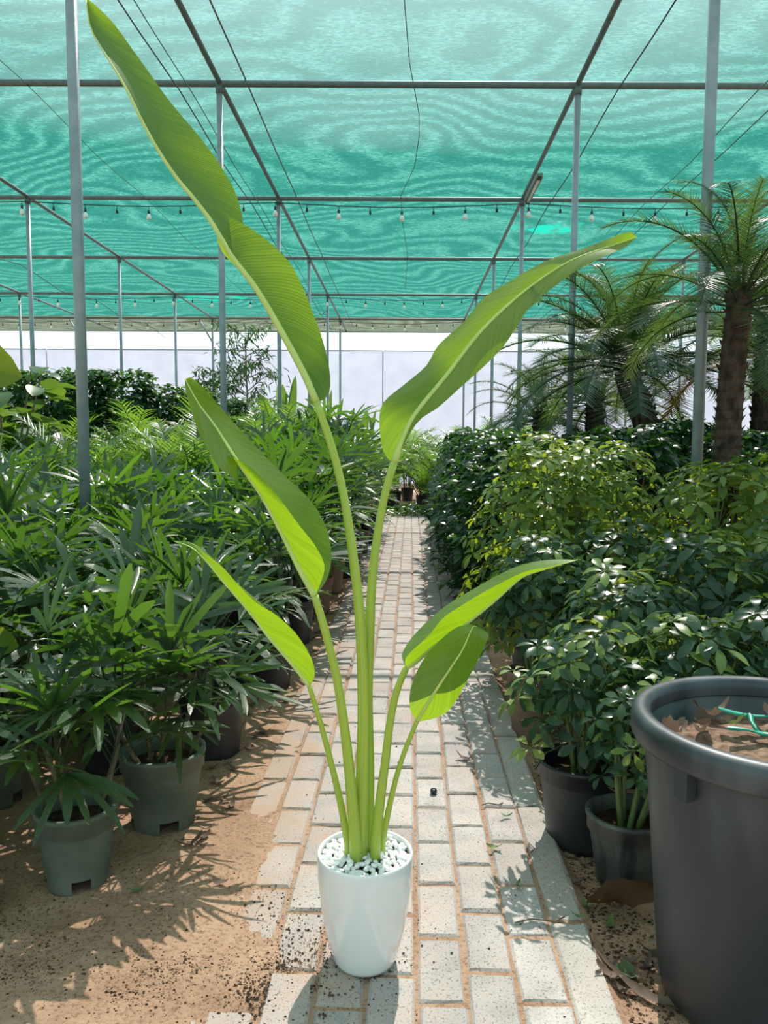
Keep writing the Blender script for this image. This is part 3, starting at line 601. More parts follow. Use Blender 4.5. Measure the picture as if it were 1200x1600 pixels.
for B in BIRD:
    sp, _ = resample(loc(B['stalk']), 28)
    sp[0].z = min(sp[0].z, .222)
    m = len(sp); rr = [B['radii'][1] + (B['radii'][0] - B['radii'][1]) * (1 - i / (m - 1)) ** 1.3 for i in range(m)]
    st = MB().tube(sp, rr, 14).build('leaf_stalk', M['stalk'], bird)
    mp, _ = resample(loc(B['mid']), 40)
    MB().tube(mp, [B['radii'][1] * (1 - .88 * i / 39) for i in range(40)], 8).build('midrib', M['midrib'], st)
    mb = MB()
    for h, half in enumerate(B['halves']):
        for (mid, edge) in half: half_sheet(mb, loc(mid), loc(edge), 46 if len(half) == 1 else 26, 8, .18 if h == 0 else -.18)
    mb.build('leaf_blade', M['bird'], st)

# ------------------------------------------------------------------ pots
def pot_mesh(name, mat, r_top, r_bot, h, lip=.012, n=32, notch=False):
    prof = [(r_bot - .004, 0.0), (r_bot, .0), (r_bot + .002, h * .07), (r_bot + (r_top - r_bot) * .2, h * .2), (r_top - (r_top - r_bot) * .12, h - .052), (r_top - .002, h - .050), (r_top + lip * .5, h - .047), (r_top + lip * .5, h - .012), (r_top + lip, h - .01), (r_top + lip, h), (r_top - .002, h + .001), (r_top - .006, h - .02), (r_top - .012, h * .72)]
    skip = (lambda i, k: i in (0, 1, 2) and (k % 8) in (3, 4, 5)) if notch else None
    return MB().lathe(prof, n, skip=skip).mesh(name, mat)
POTS = {}
def get_pot(key):
    if key not in POTS:
        spec = dict(green=('greenpot', .092, .072, .200, .007, True), greenb=('greenpot', .112, .085, .225, .009, True), black=('blackpot', .115, .092, .24, .008, False), grey=('greypot', .108, .084, .20, .010, False),
                    brown=('brownpot', .105, .085, .26, .008, False), far=('blackpot', .12, .095, .25, .008, False), slim=('blackpot', .075, .068, .24, .004, False), wine=('brownpot', .11, .09, .24, .008, False))[key]
        me = pot_mesh('pot', M[spec[0]], *spec[1:4], lip=spec[4], notch=spec[5])
        so = MB().disc(spec[1] - .006, spec[3] * .80, 20, bump=.008).mesh('soil', M['potsoil'])
        POTS[key] = (me, so, spec[3] * .80, spec[3])
    return POTS[key]
def add_pot(parent, key, sc=1.0):
    me, so, zs, h = get_pot(key)
    obj('pot', me, parent, sc=sc); obj('soil', so, parent, sc=sc)
    return zs * sc

# ------------------------------------------------------------------ leaf shapes
def blade(mb, base, direction, side, length, width, droop, n=5, fold=.25, shape='lance', uvs=1.0):
    """one leaf blade: a strip of two halves folded along the middle, bending down towards its tip"""
    base, d, s = Vector(base), Vector(direction).normalized(), Vector(side)
    s = (s - d * s.dot(d)).normalized(); nrm = d.cross(s); v, uv = [], []
    prof = dict(lance=lambda t: math.sin(PI * min(t * .86 + .10, 1)) ** .7 if t < .999 else .05,
                strap=lambda t: (.35 + .65 * min(t / .35, 1)) * (1 if t < .82 else max(.25, 1 - (t - .82) / .18 * .75)),
                obov=lambda t: max(.06, math.sin(PI * t ** 1.35) ** .75) if t < .999 else .12,
                oval=lambda t: max(.05, math.sin(PI * t ** .9) ** .6),
                needle=lambda t: 1 - t * .9)[shape]
    for i in range(n + 1):
        t = i / n; c = base + d * (length * t) + Vector((0, 0, -droop * length * t * t))
        w = width * .5 * prof(t)
        v += [c + s * w + nrm * w * fold, c, c - s * w + nrm * w * fold]; uv += [(0, t), (.5 * uvs, t), (uvs, t)]
    mb.add(v, [(i * 3 + j, i * 3 + j + 1, i * 3 + j + 4, i * 3 + j + 3) for i in range(n) for j in (0, 1)], uv)
def rhapis_frond(seed, size=1.0, up_bias=0.0):
    """fan of strap-like fingers on a thin stalk; grows from the origin leaning to +X"""
    rg = random.Random(seed); mb = MB(); lean = rg.uniform(.12, .95) - up_bias; Lp = rg.uniform(.16, .30) * size
    d0 = Vector((math.sin(lean * .6), 0, math.cos(lean * .6))); d1 = Vector((math.sin(lean), 0, math.cos(lean)))
    P = d0 * Lp * .5 + d1 * Lp * .5
    mb.tube([(0, 0, 0), d0 * Lp * .5, P], .0030 * size, 4, False)
    tilt = lean + rg.uniform(-.1, .5); ax = Vector((math.sin(tilt), 0, math.cos(tilt))); n = rg.choice((5, 6, 7, 7, 8)); spread = rg.uniform(38, 85)
    for i in range(n):
        ph = R(-spread + 2 * spread * i / (n - 1) + rg.uniform(-5, 5)); d = ax * math.cos(ph) + Vector((0, 1, 0)) * math.sin(ph)
        s = ax.cross(Vector((0, 1, 0))).cross(d); tw = rg.uniform(-.35, .35); s = s * math.cos(tw) + ax.cross(Vector((0, 1, 0))) * math.sin(tw)
        blade(mb, P, d, s, rg.uniform(.21, .32) * size * (1 - .18 * abs(ph)), rg.uniform(.018, .031) * size, rg.uniform(.03, .42), 5, rg.uniform(.1, .35), 'strap', 3.0)
    return mb
def pinnate_frond(seed, length=1.0, pairs=26, leaflet=.24, width=.016, arch=.7, vee=.5, lean=.4):
    """feather leaf: arching rachis with a row of narrow leaflets each side; grows from the origin leaning to +X"""
    rg = random.Random(seed); mb = MB(); pts = []; n = 16; a = lean; p = Vector((0, 0, 0))
    for i in range(n + 1):
        pts.append(p.copy()); p = p + Vector((math.sin(a), 0, math.cos(a))) * (length / n); a += arch * 2.2 / n * (.4 + 1.2 * i / n)
    mb.tube(pts, [.008 * length * (1 - .8 * i / n) + .0012 for i in range(n + 1)], 5, False)
    for i in range(pairs):
        t = .16 + .84 * i / (pairs - 1); k = t * n; j = min(int(k), n - 1); c = pts[j].lerp(pts[j + 1], k - j); tan = (pts[j + 1] - pts[j]).normalized()
        upv = Vector((0, 1, 0)).cross(tan) * -1
        L = leaflet * (math.sin(PI * min(.18 + .75 * t, 1)) ** .6 + .15) * rg.uniform(.85, 1.1)
        for sgn in (-1, 1):
            out = Vector((0, sgn, 0)); d = tan * (.55 + .5 * t) + out + upv * vee * rg.uniform(.5, 1.2) * (1 if sgn > 0 else 1)
            blade(mb, c, d, tan, L, width * rg.uniform(.8, 1.1), rg.uniform(.1, .45), 3, .3, 'needle')
    return mb
def whorl(seed, n=None, r=.086, w=.036):
    """umbrella-tree leaf: seven or eight leaflets spread from the tip of a stalk; origin at the leaf's hub"""
    rg = random.Random(seed); mb = MB(); n = n or rg.choice((5, 6, 7, 8)); mb.tube([(0, 0, -.07), (.004, 0, -.03), (0, 0, 0)], .0019, 4, False)
    for i in range(n):
        a = 2 * PI * i / n + rg.uniform(-.15, .15); el = rg.uniform(.0, .45)
        d = Vector((math.cos(a) * math.cos(el), math.sin(a) * math.cos(el), math.sin(el))); b = d * .018
        blade(mb, b, d, Vector((-math.sin(a), math.cos(a), 0)), r * rg.uniform(.8, 1.1), w * rg.uniform(.9, 1.1), rg.uniform(.15, .6), 5, rg.uniform(.05, .3), 'obov')
        mb.tube([(0, 0, 0), b * 1.1], .0012, 3, False)
    return mb
def dir_rot(d, spin=0.0):
    return Vector(d).to_track_quat('Z', 'Y').to_matrix().to_4x4() @ Matrix.Rotation(spin, 4, 'Z')

# ------------------------------------------------------------------ lady palms: a dense block of pots beside the path
fr_near = [rhapis_frond(100 + i) for i in range(14)]
fr_near_me = [f.mesh('frond', M['rhapis']) for f in fr_near]
def crown_layout(rg, h, n_canes, n_fronds, z0, spread=.075):
    canes, fr = [], []
    for c in range(n_canes):
        a = rg.uniform(0, 2 * PI); r = spread * math.sqrt(rg.random()); lean = rg.uniform(0, .14)
        top = h * rg.uniform(.62, .92) - .12; b = Vector((r * math.cos(a), r * math.sin(a), z0 - .02)); e = b + Vector((math.cos(a) * lean, math.sin(a) * lean, max(top - z0, .08)))
        canes.append((b, e))
    for i in range(n_fronds):
        b, e = canes[i % n_canes]; t = 1 - .62 * ((i // n_canes) / max(1, n_fronds / n_canes)) ** 1.0
        p = b.lerp(e, min(max(t + rg.uniform(-.06, .06), .12), 1)); fr.append((p, 2.4 * i + rg.uniform(-.5, .5), t))
    return canes, fr
def lady_palm(x, y, h, label, group, pot, seed, n_fronds=20):
    rg = random.Random(seed); t = thing('potted_lady_palm', (x, y, ground_z(x, y) - .004), label, 'potted plant', group, rg.uniform(0, 6.28))
    z0 = add_pot(t, pot); canes, fr = crown_layout(rg, h, 5, n_fronds, z0)
    mb = MB()
    for b, e in canes: mb.tube([b, b.lerp(e, .5) + Vector((.006, 0, 0)), e], .006, 6)
    mb.build('canes', M['cane'], t)
    for (p, az, tt) in fr:
        sc = rg.uniform(.85, 1.15) * (.75 + .25 * tt) * min(1.15, h / .78)
        obj('frond', rg.choice(fr_near_me), t, p, (0, rg.uniform(-.15, .25) + (1 - tt) * .55, az), sc)
    return t
def foliage_variant(seed, h, n_fronds, lib, zc, lo=.12):
    rg = random.Random(seed); canes, fr = crown_layout(rg, h, 6, n_fronds, zc); mb = MB()
    for (p, az, tt) in fr:
        mb.merge(rg.choice(lib), Matrix.Translation(p) @ Matrix.Rotation(az, 4, 'Z') @ Matrix.Rotation(rg.uniform(-.15, .25) + (1 - tt) * .5, 4, 'Y') @ Matrix.Scale(rg.uniform(.9, 1.2), 4))
    return mb, canes
fv = []
for s in range(6):
    mb, canes = foliage_variant(300 + s, .80, 32, fr_near, .17)
    for b, e in canes: mb.tube([b, e], .006, 4, False)
    fv.append(mb.mesh('foliage', M['rhapis_far']))
areca_lib = [pinnate_frond(400 + s, .62 + .1 * (s % 3), 20, .22, .020, .42, .35, .08 + .06 * (s % 4)) for s in range(8)]
av = []
for s in range(5):
    rg = random.Random(500 + s); mb = MB()
    for i in range(17):
        a = 2.4 * i + rg.uniform(-.4, .4); z = rg.uniform(.2, .55)
        mb.merge(rg.choice(areca_lib), Matrix.Translation((.06 * math.cos(a), .06 * math.sin(a), z)) @ Matrix.Rotation(a, 4, 'Z') @ Matrix.Rotation(rg.uniform(-.05, .36), 4, 'Y'))
    for i in range(6):
        a = i * 1.05; mb.tube([(.05 * math.cos(a), .05 * math.sin(a), .15), (.07 * math.cos(a), .07 * math.sin(a), .6)], .007, 5, False)
    av.append(mb.mesh('foliage', M['areca']))
front = [(-.755, 1.868, .66, 'green', 'lady palm in a faded green pot with a notched foot, foremost on the sand'),
         (-.625, 2.165, .70, 'greenb', 'lady palm in a pale green pot just behind the notched one'),
         (-.600, 2.70, .74, 'black', 'lady palm in a low dark pot between the green pots and the black pot'),
         (-.515, 3.47, .80, 'black', 'dark leafy lady palm in a ribbed black pot beside the path'),
         (-.50, 4.25, .86, 'far', None), (-.44, 5.0, .92, 'wine', None), (-.40, 5.7, .95, 'wine', None), (-.36, 6.4, 1.0, 'far', None), (-.30, 7.1, 1.02, 'far', None), (-.26, 7.8, 1.05, 'far', None), (-.2, 8.6, 1.05, 'far', None), (-.12, 9.5, 1.05, 'far', None)]
rng = random.Random(77)
ORD = 'first second third fourth fifth sixth seventh eighth ninth tenth eleventh twelfth'.split()
for i, (x, y, h, p, lab) in enumerate(front):
    lady_palm(x, y, h, lab or '%s lady palm of the front row, counted from the notched green pot' % ORD[i], 'front row of lady palms', p, 900 + i, 32)
nb = 0
y = 1.75
ROWS = 'second third fourth fifth sixth seventh eighth ninth tenth eleventh twelfth thirteenth fourteenth fifteenth'.split()
while y < 10.2:
    xr = -.50 + .035 * (y - 3.5) - (.28 if y < 2.4 else .10)
    k = 1
    while True:
        x = xr - .33 * k + rng.uniform(-.06, .06); yy = y + rng.uniform(-.08, .08) + (.16 if k % 2 else 0); k += 1
        if x < -.56 * yy - .45: break
        if any((x - f[0]) ** 2 + (yy - f[1]) ** 2 < .27 ** 2 for f in front): continue
        if (x + 1.417) ** 2 + (yy - 3.72) ** 2 < .16 ** 2: continue
        h = .66 + .05 * max(0, yy - 1.8) + .006 * max(0, yy - 4) ** 2
        far_kind = yy > 6.3 and (k > 3)
        row = ROWS[min(k - 2, len(ROWS) - 1)]; zone = 'short of the first steel post' if yy < 3.6 else 'beyond the first steel post' if yy < 6.3 else 'near the hedge'
        if far_kind and (k * 7 + int(y * 10)) % 5 < 2: continue
        if far_kind:
            t = thing('potted_areca', (x, yy, ground_z(x, yy) - .004), f'light green feathery palm behind the lady palms, {row} row back from the path', 'potted plant', f'feathery palms of the {row} row', rng.uniform(0, 6.28))
            add_pot(t, 'far'); sc = rng.uniform(.92, 1.08) * h / .95
            tag(obj('foliage', rng.choice(av), t, sc=sc), kind='stuff')
        elif yy < 3.6:
            lady_palm(x, yy, h * rng.uniform(.92, 1.08), f'lady palm in the {row} row back from the path, {zone}', f'lady palms of the {row} row', 'green' if nb % 3 else 'black', 1300 + nb, 28); nb += 1
        else:
            t = thing('potted_lady_palm', (x, yy, ground_z(x, yy) - .004), f'lady palm in the {row} row back from the path, {zone}', 'potted plant', f'lady palms of the {row} row', rng.uniform(0, 6.28))
            add_pot(t, 'far'); tag(obj('foliage', rng.choice(fv), t, sc=h / .80 * rng.uniform(.9, 1.1)), kind='stuff'); nb += 1
    y += .36

# ------------------------------------------------------------------ umbrella trees
wh = [whorl(600 + i) for i in range(8)]
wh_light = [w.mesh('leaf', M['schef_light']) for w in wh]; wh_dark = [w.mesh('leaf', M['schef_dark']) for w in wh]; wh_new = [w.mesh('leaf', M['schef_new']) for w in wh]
def umbrella(x, y, h, rad, n, label, group, pot, seed, meshes, newshare=.08, lean=(0, 0), zlow=.30, scale=1.0, potsc=1.0, extra=()):
    rg = random.Random(seed); t = thing('potted_umbrella_tree', (x, y, ground_z(x, y) - .004), label, 'potted plant', group)
    z0 = add_pot(t, pot, potsc)
    hub = []
    if meshes is wh_dark: n = int(n * 1.35); scale *= .92
    stems = []
    ns = 7
    for s in range(ns):
        a = 2 * PI * s / ns + rg.uniform(-.3, .3); rr = rad * rg.uniform(.25, .6); stems.append((Vector((.02 * math.cos(a), .02 * math.sin(a), z0 - .02)), Vector((rr * math.cos(a) + lean[0] * .7, rr * math.sin(a) + lean[1] * .7, h * rg.uniform(.75, .95)))))
    for i in range(n):
        f = (i + .5) / n; z = zlow + (h - zlow) * f; wide = math.sin(PI * min(.30 + .62 * f, 1)) ** .6
        a = i * 2.39996 + rg.uniform(-.3, .3); r = rad * wide * math.sqrt(rg.uniform(.25, 1)); tl = (z - zlow) / (h - zlow)
        p = Vector((r * math.cos(a) + lean[0] * tl, r * math.sin(a) + lean[1] * tl, z + rg.uniform(-.03, .03)))
        hub.append((p, Vector((math.cos(a) * r / rad, math.sin(a) * r / rad, .55 + .5 * tl))))
    for e in extra: hub.append((Vector(e), Vector((e[0], e[1], .7))))
    mb = MB()
    for b, e in stems:
        mid = b.lerp(e, .5) + Vector((rg.uniform(-.02, .02), rg.uniform(-.02, .02), 0)); mb.tube([b, mid, e], [.008, .006, .003], 6, False)
    for p, d in hub[::2] + hub[n:]:
        b, e = min(stems, key=lambda s: (s[0].lerp(s[1], min(1, max(.1, p.z / h))) - p).length); q = b.lerp(e, min(1, max(.08, p.z / h * .8))); mb.tube([q, q.lerp(p, .6) + Vector((0, 0, -.02)), p - d.normalized() * .065], .0024, 4, False)
    mb.build('stems', M['stemgreen'], t)
    for i, (p, d) in enumerate(hub):
        me = rg.choice(wh_new if rg.random() < newshare * (1.6 if i > n * .6 else .5) else meshes)
        o = obj('leaf', me, t, sc=rg.uniform(.8, 1.12) * scale); o.matrix_local = Matrix.Translation(p) @ dir_rot(d.normalized() + Vector((rg.uniform(-.25, .25), rg.uniform(-.25, .25), 0)), rg.uniform(0, 6.3)) @ Matrix.Scale(rg.uniform(.8, 1.12) * scale, 4)
    return t
LG = 'golden green umbrella trees along the path'
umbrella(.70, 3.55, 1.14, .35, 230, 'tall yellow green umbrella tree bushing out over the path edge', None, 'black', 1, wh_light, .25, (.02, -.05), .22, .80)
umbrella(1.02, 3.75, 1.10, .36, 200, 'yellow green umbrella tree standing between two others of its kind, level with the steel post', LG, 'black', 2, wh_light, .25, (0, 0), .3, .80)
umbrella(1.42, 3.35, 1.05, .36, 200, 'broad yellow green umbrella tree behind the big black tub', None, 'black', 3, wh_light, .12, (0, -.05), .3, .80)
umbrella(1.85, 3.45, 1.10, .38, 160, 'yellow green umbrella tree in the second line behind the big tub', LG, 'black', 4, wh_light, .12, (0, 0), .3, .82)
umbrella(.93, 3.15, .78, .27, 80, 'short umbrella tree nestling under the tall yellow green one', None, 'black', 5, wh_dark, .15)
SG = 'small dark umbrella trees by the tub'
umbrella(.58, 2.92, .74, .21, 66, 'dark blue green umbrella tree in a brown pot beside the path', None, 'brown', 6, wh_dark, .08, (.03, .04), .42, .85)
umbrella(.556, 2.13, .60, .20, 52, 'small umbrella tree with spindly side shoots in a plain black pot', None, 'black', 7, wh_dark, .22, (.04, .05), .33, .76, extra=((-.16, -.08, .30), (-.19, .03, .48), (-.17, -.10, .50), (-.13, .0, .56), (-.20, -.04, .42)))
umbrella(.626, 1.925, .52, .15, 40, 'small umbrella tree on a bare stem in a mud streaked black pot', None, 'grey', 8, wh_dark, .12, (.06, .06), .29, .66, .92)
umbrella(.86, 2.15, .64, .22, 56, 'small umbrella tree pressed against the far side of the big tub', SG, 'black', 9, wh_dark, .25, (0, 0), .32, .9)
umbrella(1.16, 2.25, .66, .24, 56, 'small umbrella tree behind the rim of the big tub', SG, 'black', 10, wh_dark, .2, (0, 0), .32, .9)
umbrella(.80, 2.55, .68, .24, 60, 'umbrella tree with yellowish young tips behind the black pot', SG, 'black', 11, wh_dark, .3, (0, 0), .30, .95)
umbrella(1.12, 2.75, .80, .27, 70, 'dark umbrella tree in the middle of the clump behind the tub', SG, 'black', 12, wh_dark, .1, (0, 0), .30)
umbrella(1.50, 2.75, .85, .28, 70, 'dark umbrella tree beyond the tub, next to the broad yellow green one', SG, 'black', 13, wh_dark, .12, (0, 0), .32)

# ------------------------------------------------------------------ glossy dark shrubs further along
def leafy_shrub(seed, h, rad, n, L, Wd, mat, zlow=.22, shape='lance', shell=.45, power=.5):
    rg = random.Random(seed); mb = MB()
    for i in range(n):
        f = rg.random(); z = zlow + (h - zlow) * f; wide = math.sin(PI * min(.28 + .64 * f, 1)) ** power * (1 + .22 * noise.noise((seed * 3.1, f * 5, i * .01)))
        a = rg.uniform(0, 2 * PI); lump = 1 + .25 * noise.noise((math.cos(a) * 2 + seed, math.sin(a) * 2, z * 4)); r = rad * wide * lump * math.sqrt(rg.uniform(shell, 1))
        p = Vector((r * math.cos(a), r * math.sin(a), z)); el = rg.uniform(-.2, .9); az = a + rg.uniform(-1.1, 1.1)
        d = Vector((math.cos(az) * math.cos(el), math.sin(az) * math.cos(el), math.sin(el))); s = Vector((-math.sin(az), math.cos(az), rg.uniform(-.4, .4)))
        blade(mb, p, d, s, L * rg.uniform(.7, 1.15), Wd * rg.uniform(.8, 1.1), rg.uniform(.2, .9), 4, rg.uniform(.05, .3), shape)
    return mb.mesh('foliage', mat)
def stem_mesh(seed, h, rad, n=6, mat='wood', r=.008):
    rg = random.Random(seed); mb = MB()
    for i in range(n):
        a = 2 * PI * i / n; q = rad * rg.uniform(.3, .7); mb.tube([(.02 * math.cos(a), .02 * math.sin(a), .15), (q * .5 * math.cos(a), q * .5 * math.sin(a), h * .5), (q * math.cos(a), q * math.sin(a), h * .9)], [r, r * .8, r * .4], 5, False)
    return mb.mesh('stems', M[mat])
gl_v = [leafy_shrub(700 + i, 1.2, .39, 1150, .095, .043, M['glossy'], .12, 'lance', .25) for i in range(5)]
gl_s = stem_mesh(1, 1.15, .3)
rng = random.Random(31)
shr = [(.80, 4.75, .98), (.80, 5.45, 1.0), (.81, 6.15, 1.02), (.84, 6.9, 1.04), (.88, 7.65, 1.04), (.91, 8.4, 1.0), (.94, 9.2, .98), (1.0, 10.1, .95)]
for r_ in range(1, 5):
    for j in range(6 if r_ < 3 else 5): shr.append((.90 + .62 * r_ + rng.uniform(-.08, .08), 4.65 + .78 * j + rng.uniform(-.1, .1) + .12 * r_, rng.uniform(.98, 1.08)))
PALMS = [(2.03, 6.25), (1.555, 3.56), (2.15, 8.1), (3.15, 6.6), (1.75, 8.9)]
for i, (x, y, s) in enumerate(shr):
    if any((x - a) ** 2 + (y - b) ** 2 < .22 ** 2 for a, b in PALMS): x += .3
    if (x - 1.472) ** 2 + (y - 3.72) ** 2 < .2: continue
    lab, grp = ('%s glossy dark shrub along the path, counted from the golden umbrella tree' % ORD[i], 'dark shrubs lining the path') if i < 8 else ('glossy dark green shrub massed at the feet of the date palms', 'dark shrubs under the date palms')
    t = thing('potted_dark_shrub', (x, y, ground_z(x, y) - .004), lab, 'shrub', grp, rng.uniform(0, 6.28))
    add_pot(t, 'far'); obj('stems', gl_s, t, sc=s); tag(obj('foliage', rng.choice(gl_v), t, sc=s), kind='stuff')
# an empty slim pot holding scraps
t = thing('slim_pot', (.578, 5.9, ground_z(.578, 5.9)), 'slim dark pot with white scraps inside, standing at the path edge', 'pot')
add_pot(t, 'slim', 1.05)
for i in range(4): obj('scrap', pm[i % 7], t, (.02 * math.cos(i * 1.7), .02 * math.sin(i * 1.7), .21 + .006 * i), (i, i * 2, 0), .022)

# ------------------------------------------------------------------ pygmy date palms
date_lib = [pinnate_frond(800 + s, 1.10 + .1 * (s % 3), 54, .25, .0135, .50 + .12 * (s % 3), .25, .10) for s in range(6)]
date_me = [f.mesh('frond', M['date']) for f in date_lib]; date_dry = [f.mesh('frond', M['dryfrond']) for f in date_lib[:2]]
def trunk_mesh(pts, r, seed):
    """shaggy trunk: knobbly rings of old leaf bases"""
    P, L = resample(pts, max(10, int(np.linalg.norm(np.array(pts[-1]) - np.array(pts[0])) / .045))); mb = MB(); rg = random.Random(seed); n = len(P)
    rad = [r * (1 - .12 * i / n) * (1 + .06 * (i % 2)) for i in range(n)]; mb.tube(P, rad, 14)
    for i in range(n):
        for k in range(9):
            a = 2 * PI * (k + .5 * (i % 2)) / 9 + rg.uniform(-.15, .15); d = Vector((math.cos(a), math.sin(a), .9)); b = P[i] + Vector((math.cos(a), math.sin(a), 0)) * rad[i] * .85
            blade(mb, b, d, Vector((-math.sin(a), math.cos(a), 0)), r * rg.uniform(.35, .6), r * .8, -.5, 2, .4, 'oval')
    return mb.mesh('trunk', M['bark'])
def date_palm(base, trunk, r, n, label, seed, fl=1.0, dry=0, upright=0.0):
    rg = random.Random(seed); t = thing('date_palm', (base[0], base[1], ground_z(*base) - .01), label, 'palm tree', 'date palms')
    obj('trunk', trunk_mesh(trunk, r, seed), t); top = Vector(trunk[-1]); ax = (top - Vector(trunk[-2])).normalized()
    for i in range(n):
        f = i / n; az = 2.39996 * i + rg.uniform(-.25, .25); tilt = -.15 + 1.75 * f ** .8 - upright + rg.uniform(-.1, .1)
        me = date_dry[i % 2] if i >= n - dry else rg.choice(date_me)
        o = obj('frond', me, t); o.matrix_local = Matrix.Translation(top + Vector((math.cos(az), math.sin(az), 0)) * r * .35 - ax * .10 * f) @ Matrix.Rotation(az, 4, 'Z') @ Matrix.Rotation(tilt, 4, 'Y') @ Matrix.Scale(fl * rg.uniform(.85, 1.1) * (.85 + .2 * f), 4)
    return t
date_palm((2.05, 6.25), [(.06, 0, 0), (.07, 0, .7), (.02, 0, 1.25), (-.12, 0, 1.58), (-.17, 0, 1.80)], .105, 52, 'date palm with a crooked leaning trunk and drooping grey green fronds', 41, .95)
date_palm((1.555, 3.56), [(0, 0, 0), (-.015, 0, .8), (0, .01, 1.35), (.02, 0, 1.80)], .060, 30, 'date palm with a tall straight shaggy trunk beside the grey post', 42, .58, 0, .05)
date_palm((2.15, 8.1), [(0, 0, 0), (0, 0, 1.0), (0, 0, 1.62)], .10, 34, 'short date palm half hidden behind the crooked one', 43, .85)
date_palm((3.15, 6.6), [(0, 0, 0), (0, 0, 1.2), (.02, 0, 1.95)], .10, 40, 'date palm with yellowing lower fronds at the end of the row', 44, .95, 4)
date_palm((1.75, 8.9), [(0, 0, 0), (0, 0, .9), (0, 0, 1.45)], .09, 32, 'low date palm standing furthest down the row', 45, .8)

# thin feathery palms near the end of the path
for i, (x, y, s) in enumerate(((1.25, 11.2, 1.15), (1.75, 11.0, 1.2), (.75, 13.8, 1.1), (.2, 14.2, 1.15), (-.4, 14.0, 1.1), (.45, 15.2, 1.3), (-.9, 11.5, 1.25), (-.75, 10.7, 1.15), (1.2, 14.5, 1.2), (-.35, 11.6, 1.1), (.95, 12.4, 1.1), (.1, 13.2, .9), (.65, 13.0, .9), (1.4, 12.6, 1.2), (2.2, 12.0, 1.2), (-1.0, 14.8, 1.2), (.0, 15.8, 1.25), (.9, 15.9, 1.25), (1.8, 14.6, 1.2), (2.6, 14.0, 1.2))):
    t = thing('potted_areca', (x, y, ground_z(x, y)), 'feathery palm standing beyond the far end of the path', 'potted plant', 'feathery palms at the end of the path', i * 1.3)
    add_pot(t, 'far'); tag(obj('foliage', av[i % 5], t, sc=s), kind='stuff')
# heap of clippings on the end of the path
rg = random.Random(5); mb = MB()
for i in range(420):
    a, r = rg.uniform(0, 6.28), math.sqrt(rg.random()); px, py = r * math.cos(a), r * math.sin(a); d = Vector((rg.uniform(-1, 1), rg.uniform(-1, 1), rg.uniform(-.15, .5)))
    blade(mb, (px * .62, py * .5, (1 - r) * .12 + .01), d, Vector((0, 0, 1)).cross(d) + Vector((0, 0, .3)), rg.uniform(.1, .22), .035, .3, 3, .2, 'lance')
t = mb.build('clippings_heap', M['rhapis_far']); t.location = (.42, 12.3, .0); tag(t, 'low heap of green clippings lying across the end of the path', 'clippings', kind='stuff')

# ------------------------------------------------------------------ back of the block: broad leaved plant, hedge, slim tree, paddles
def broad_leaf(seed, L=.26, Wd=.20):
    rg = random.Random(seed); mb = MB(); blade(mb, (0, 0, 0), (1, 0, .1), (0, 1, 0), L, Wd, rg.uniform(.1, .5), 8, rg.uniform(.05, .3), 'oval'); return mb
bl = [broad_leaf(i) for i in range(4)]; bl_me = [b.mesh('leaf', M['fiddle']) for b in bl]; gr_me = [b.mesh('leaf', M['grape']) for b in bl]
def broad_plant(x, y, h, rad, n, label, seed, zlow=.7):
    rg = random.Random(seed); t = thing('potted_rubber_plant', (x, y, ground_z(x, y)), label, 'potted plant', None); add_pot(t, 'far', 1.3); mb = MB(); pts = []
    for s in range(5):
        a = 1.25 * s; e = Vector((rad * .6 * math.cos(a), rad * .6 * math.sin(a), h * rg.uniform(.8, .98))); mb.tube([(.03 * math.cos(a), .03 * math.sin(a), .22), (e.x * .5, e.y * .5, h * .55), e], [.014, .011, .006], 6, False); pts.append(e)
    mb.build('stems', M['wood'], t)
    for i in range(n):
        e = pts[i % 5]; f = rg.random(); c = Vector((e.x * (.35 + .65 * f), e.y * (.35 + .65 * f), zlow + (e.z - zlow) * f)); az = 2.4 * i + rg.uniform(-.4, .4)
        o = obj('leaf', rg.choice(bl_me), t, c + Vector((math.cos(az), math.sin(az), 0)) * rad * .25 * rg.uniform(.2, 1.5), (rg.uniform(-.5, .5), rg.uniform(-.6, .4), az), rg.uniform(.75, 1.15))
    return t
broad_plant(-3.35, 7.0, 1.98, .55, 75, 'dark broad leaved rubber plant standing above the palm block', 51)
broad_plant(-3.95, 7.6, 1.95, .5, 55, 'second broad leaved rubber plant behind the first one', 52)
hd = [leafy_shrub(720 + i, 1.75, .46, 2400, .10, .05, M['hedge'], .3, 'lance', .12, .35) for i in range(3)]; hd_s = stem_mesh(2, 1.6, .3)
HO = [4, 3, 2, 1, 5, 0, 6]
for i, (x, y, s) in enumerate(((-3.42, 9.0, 1.08), (-3.0, 9.15, 1.09), (-2.62, 9.3, 1.0), (-2.3, 9.6, .97), (-3.95, 9.2, 1.08), (-2.05, 10.2, .95), (-4.6, 9.6, 1.1))):
    t = thing('hedge_shrub', (x, y, ground_z(x, y)), '%s dense shrub of the dark hedge, counted from the slim airy tree' % ORD[HO[i]], 'shrub', 'dark hedge behind the palm block', i * 1.1)
    add_pot(t, 'far', 1.2); obj('stems', hd_s, t, sc=s); tag(obj('foliage', hd[i % 3], t, sc=s), kind='stuff')
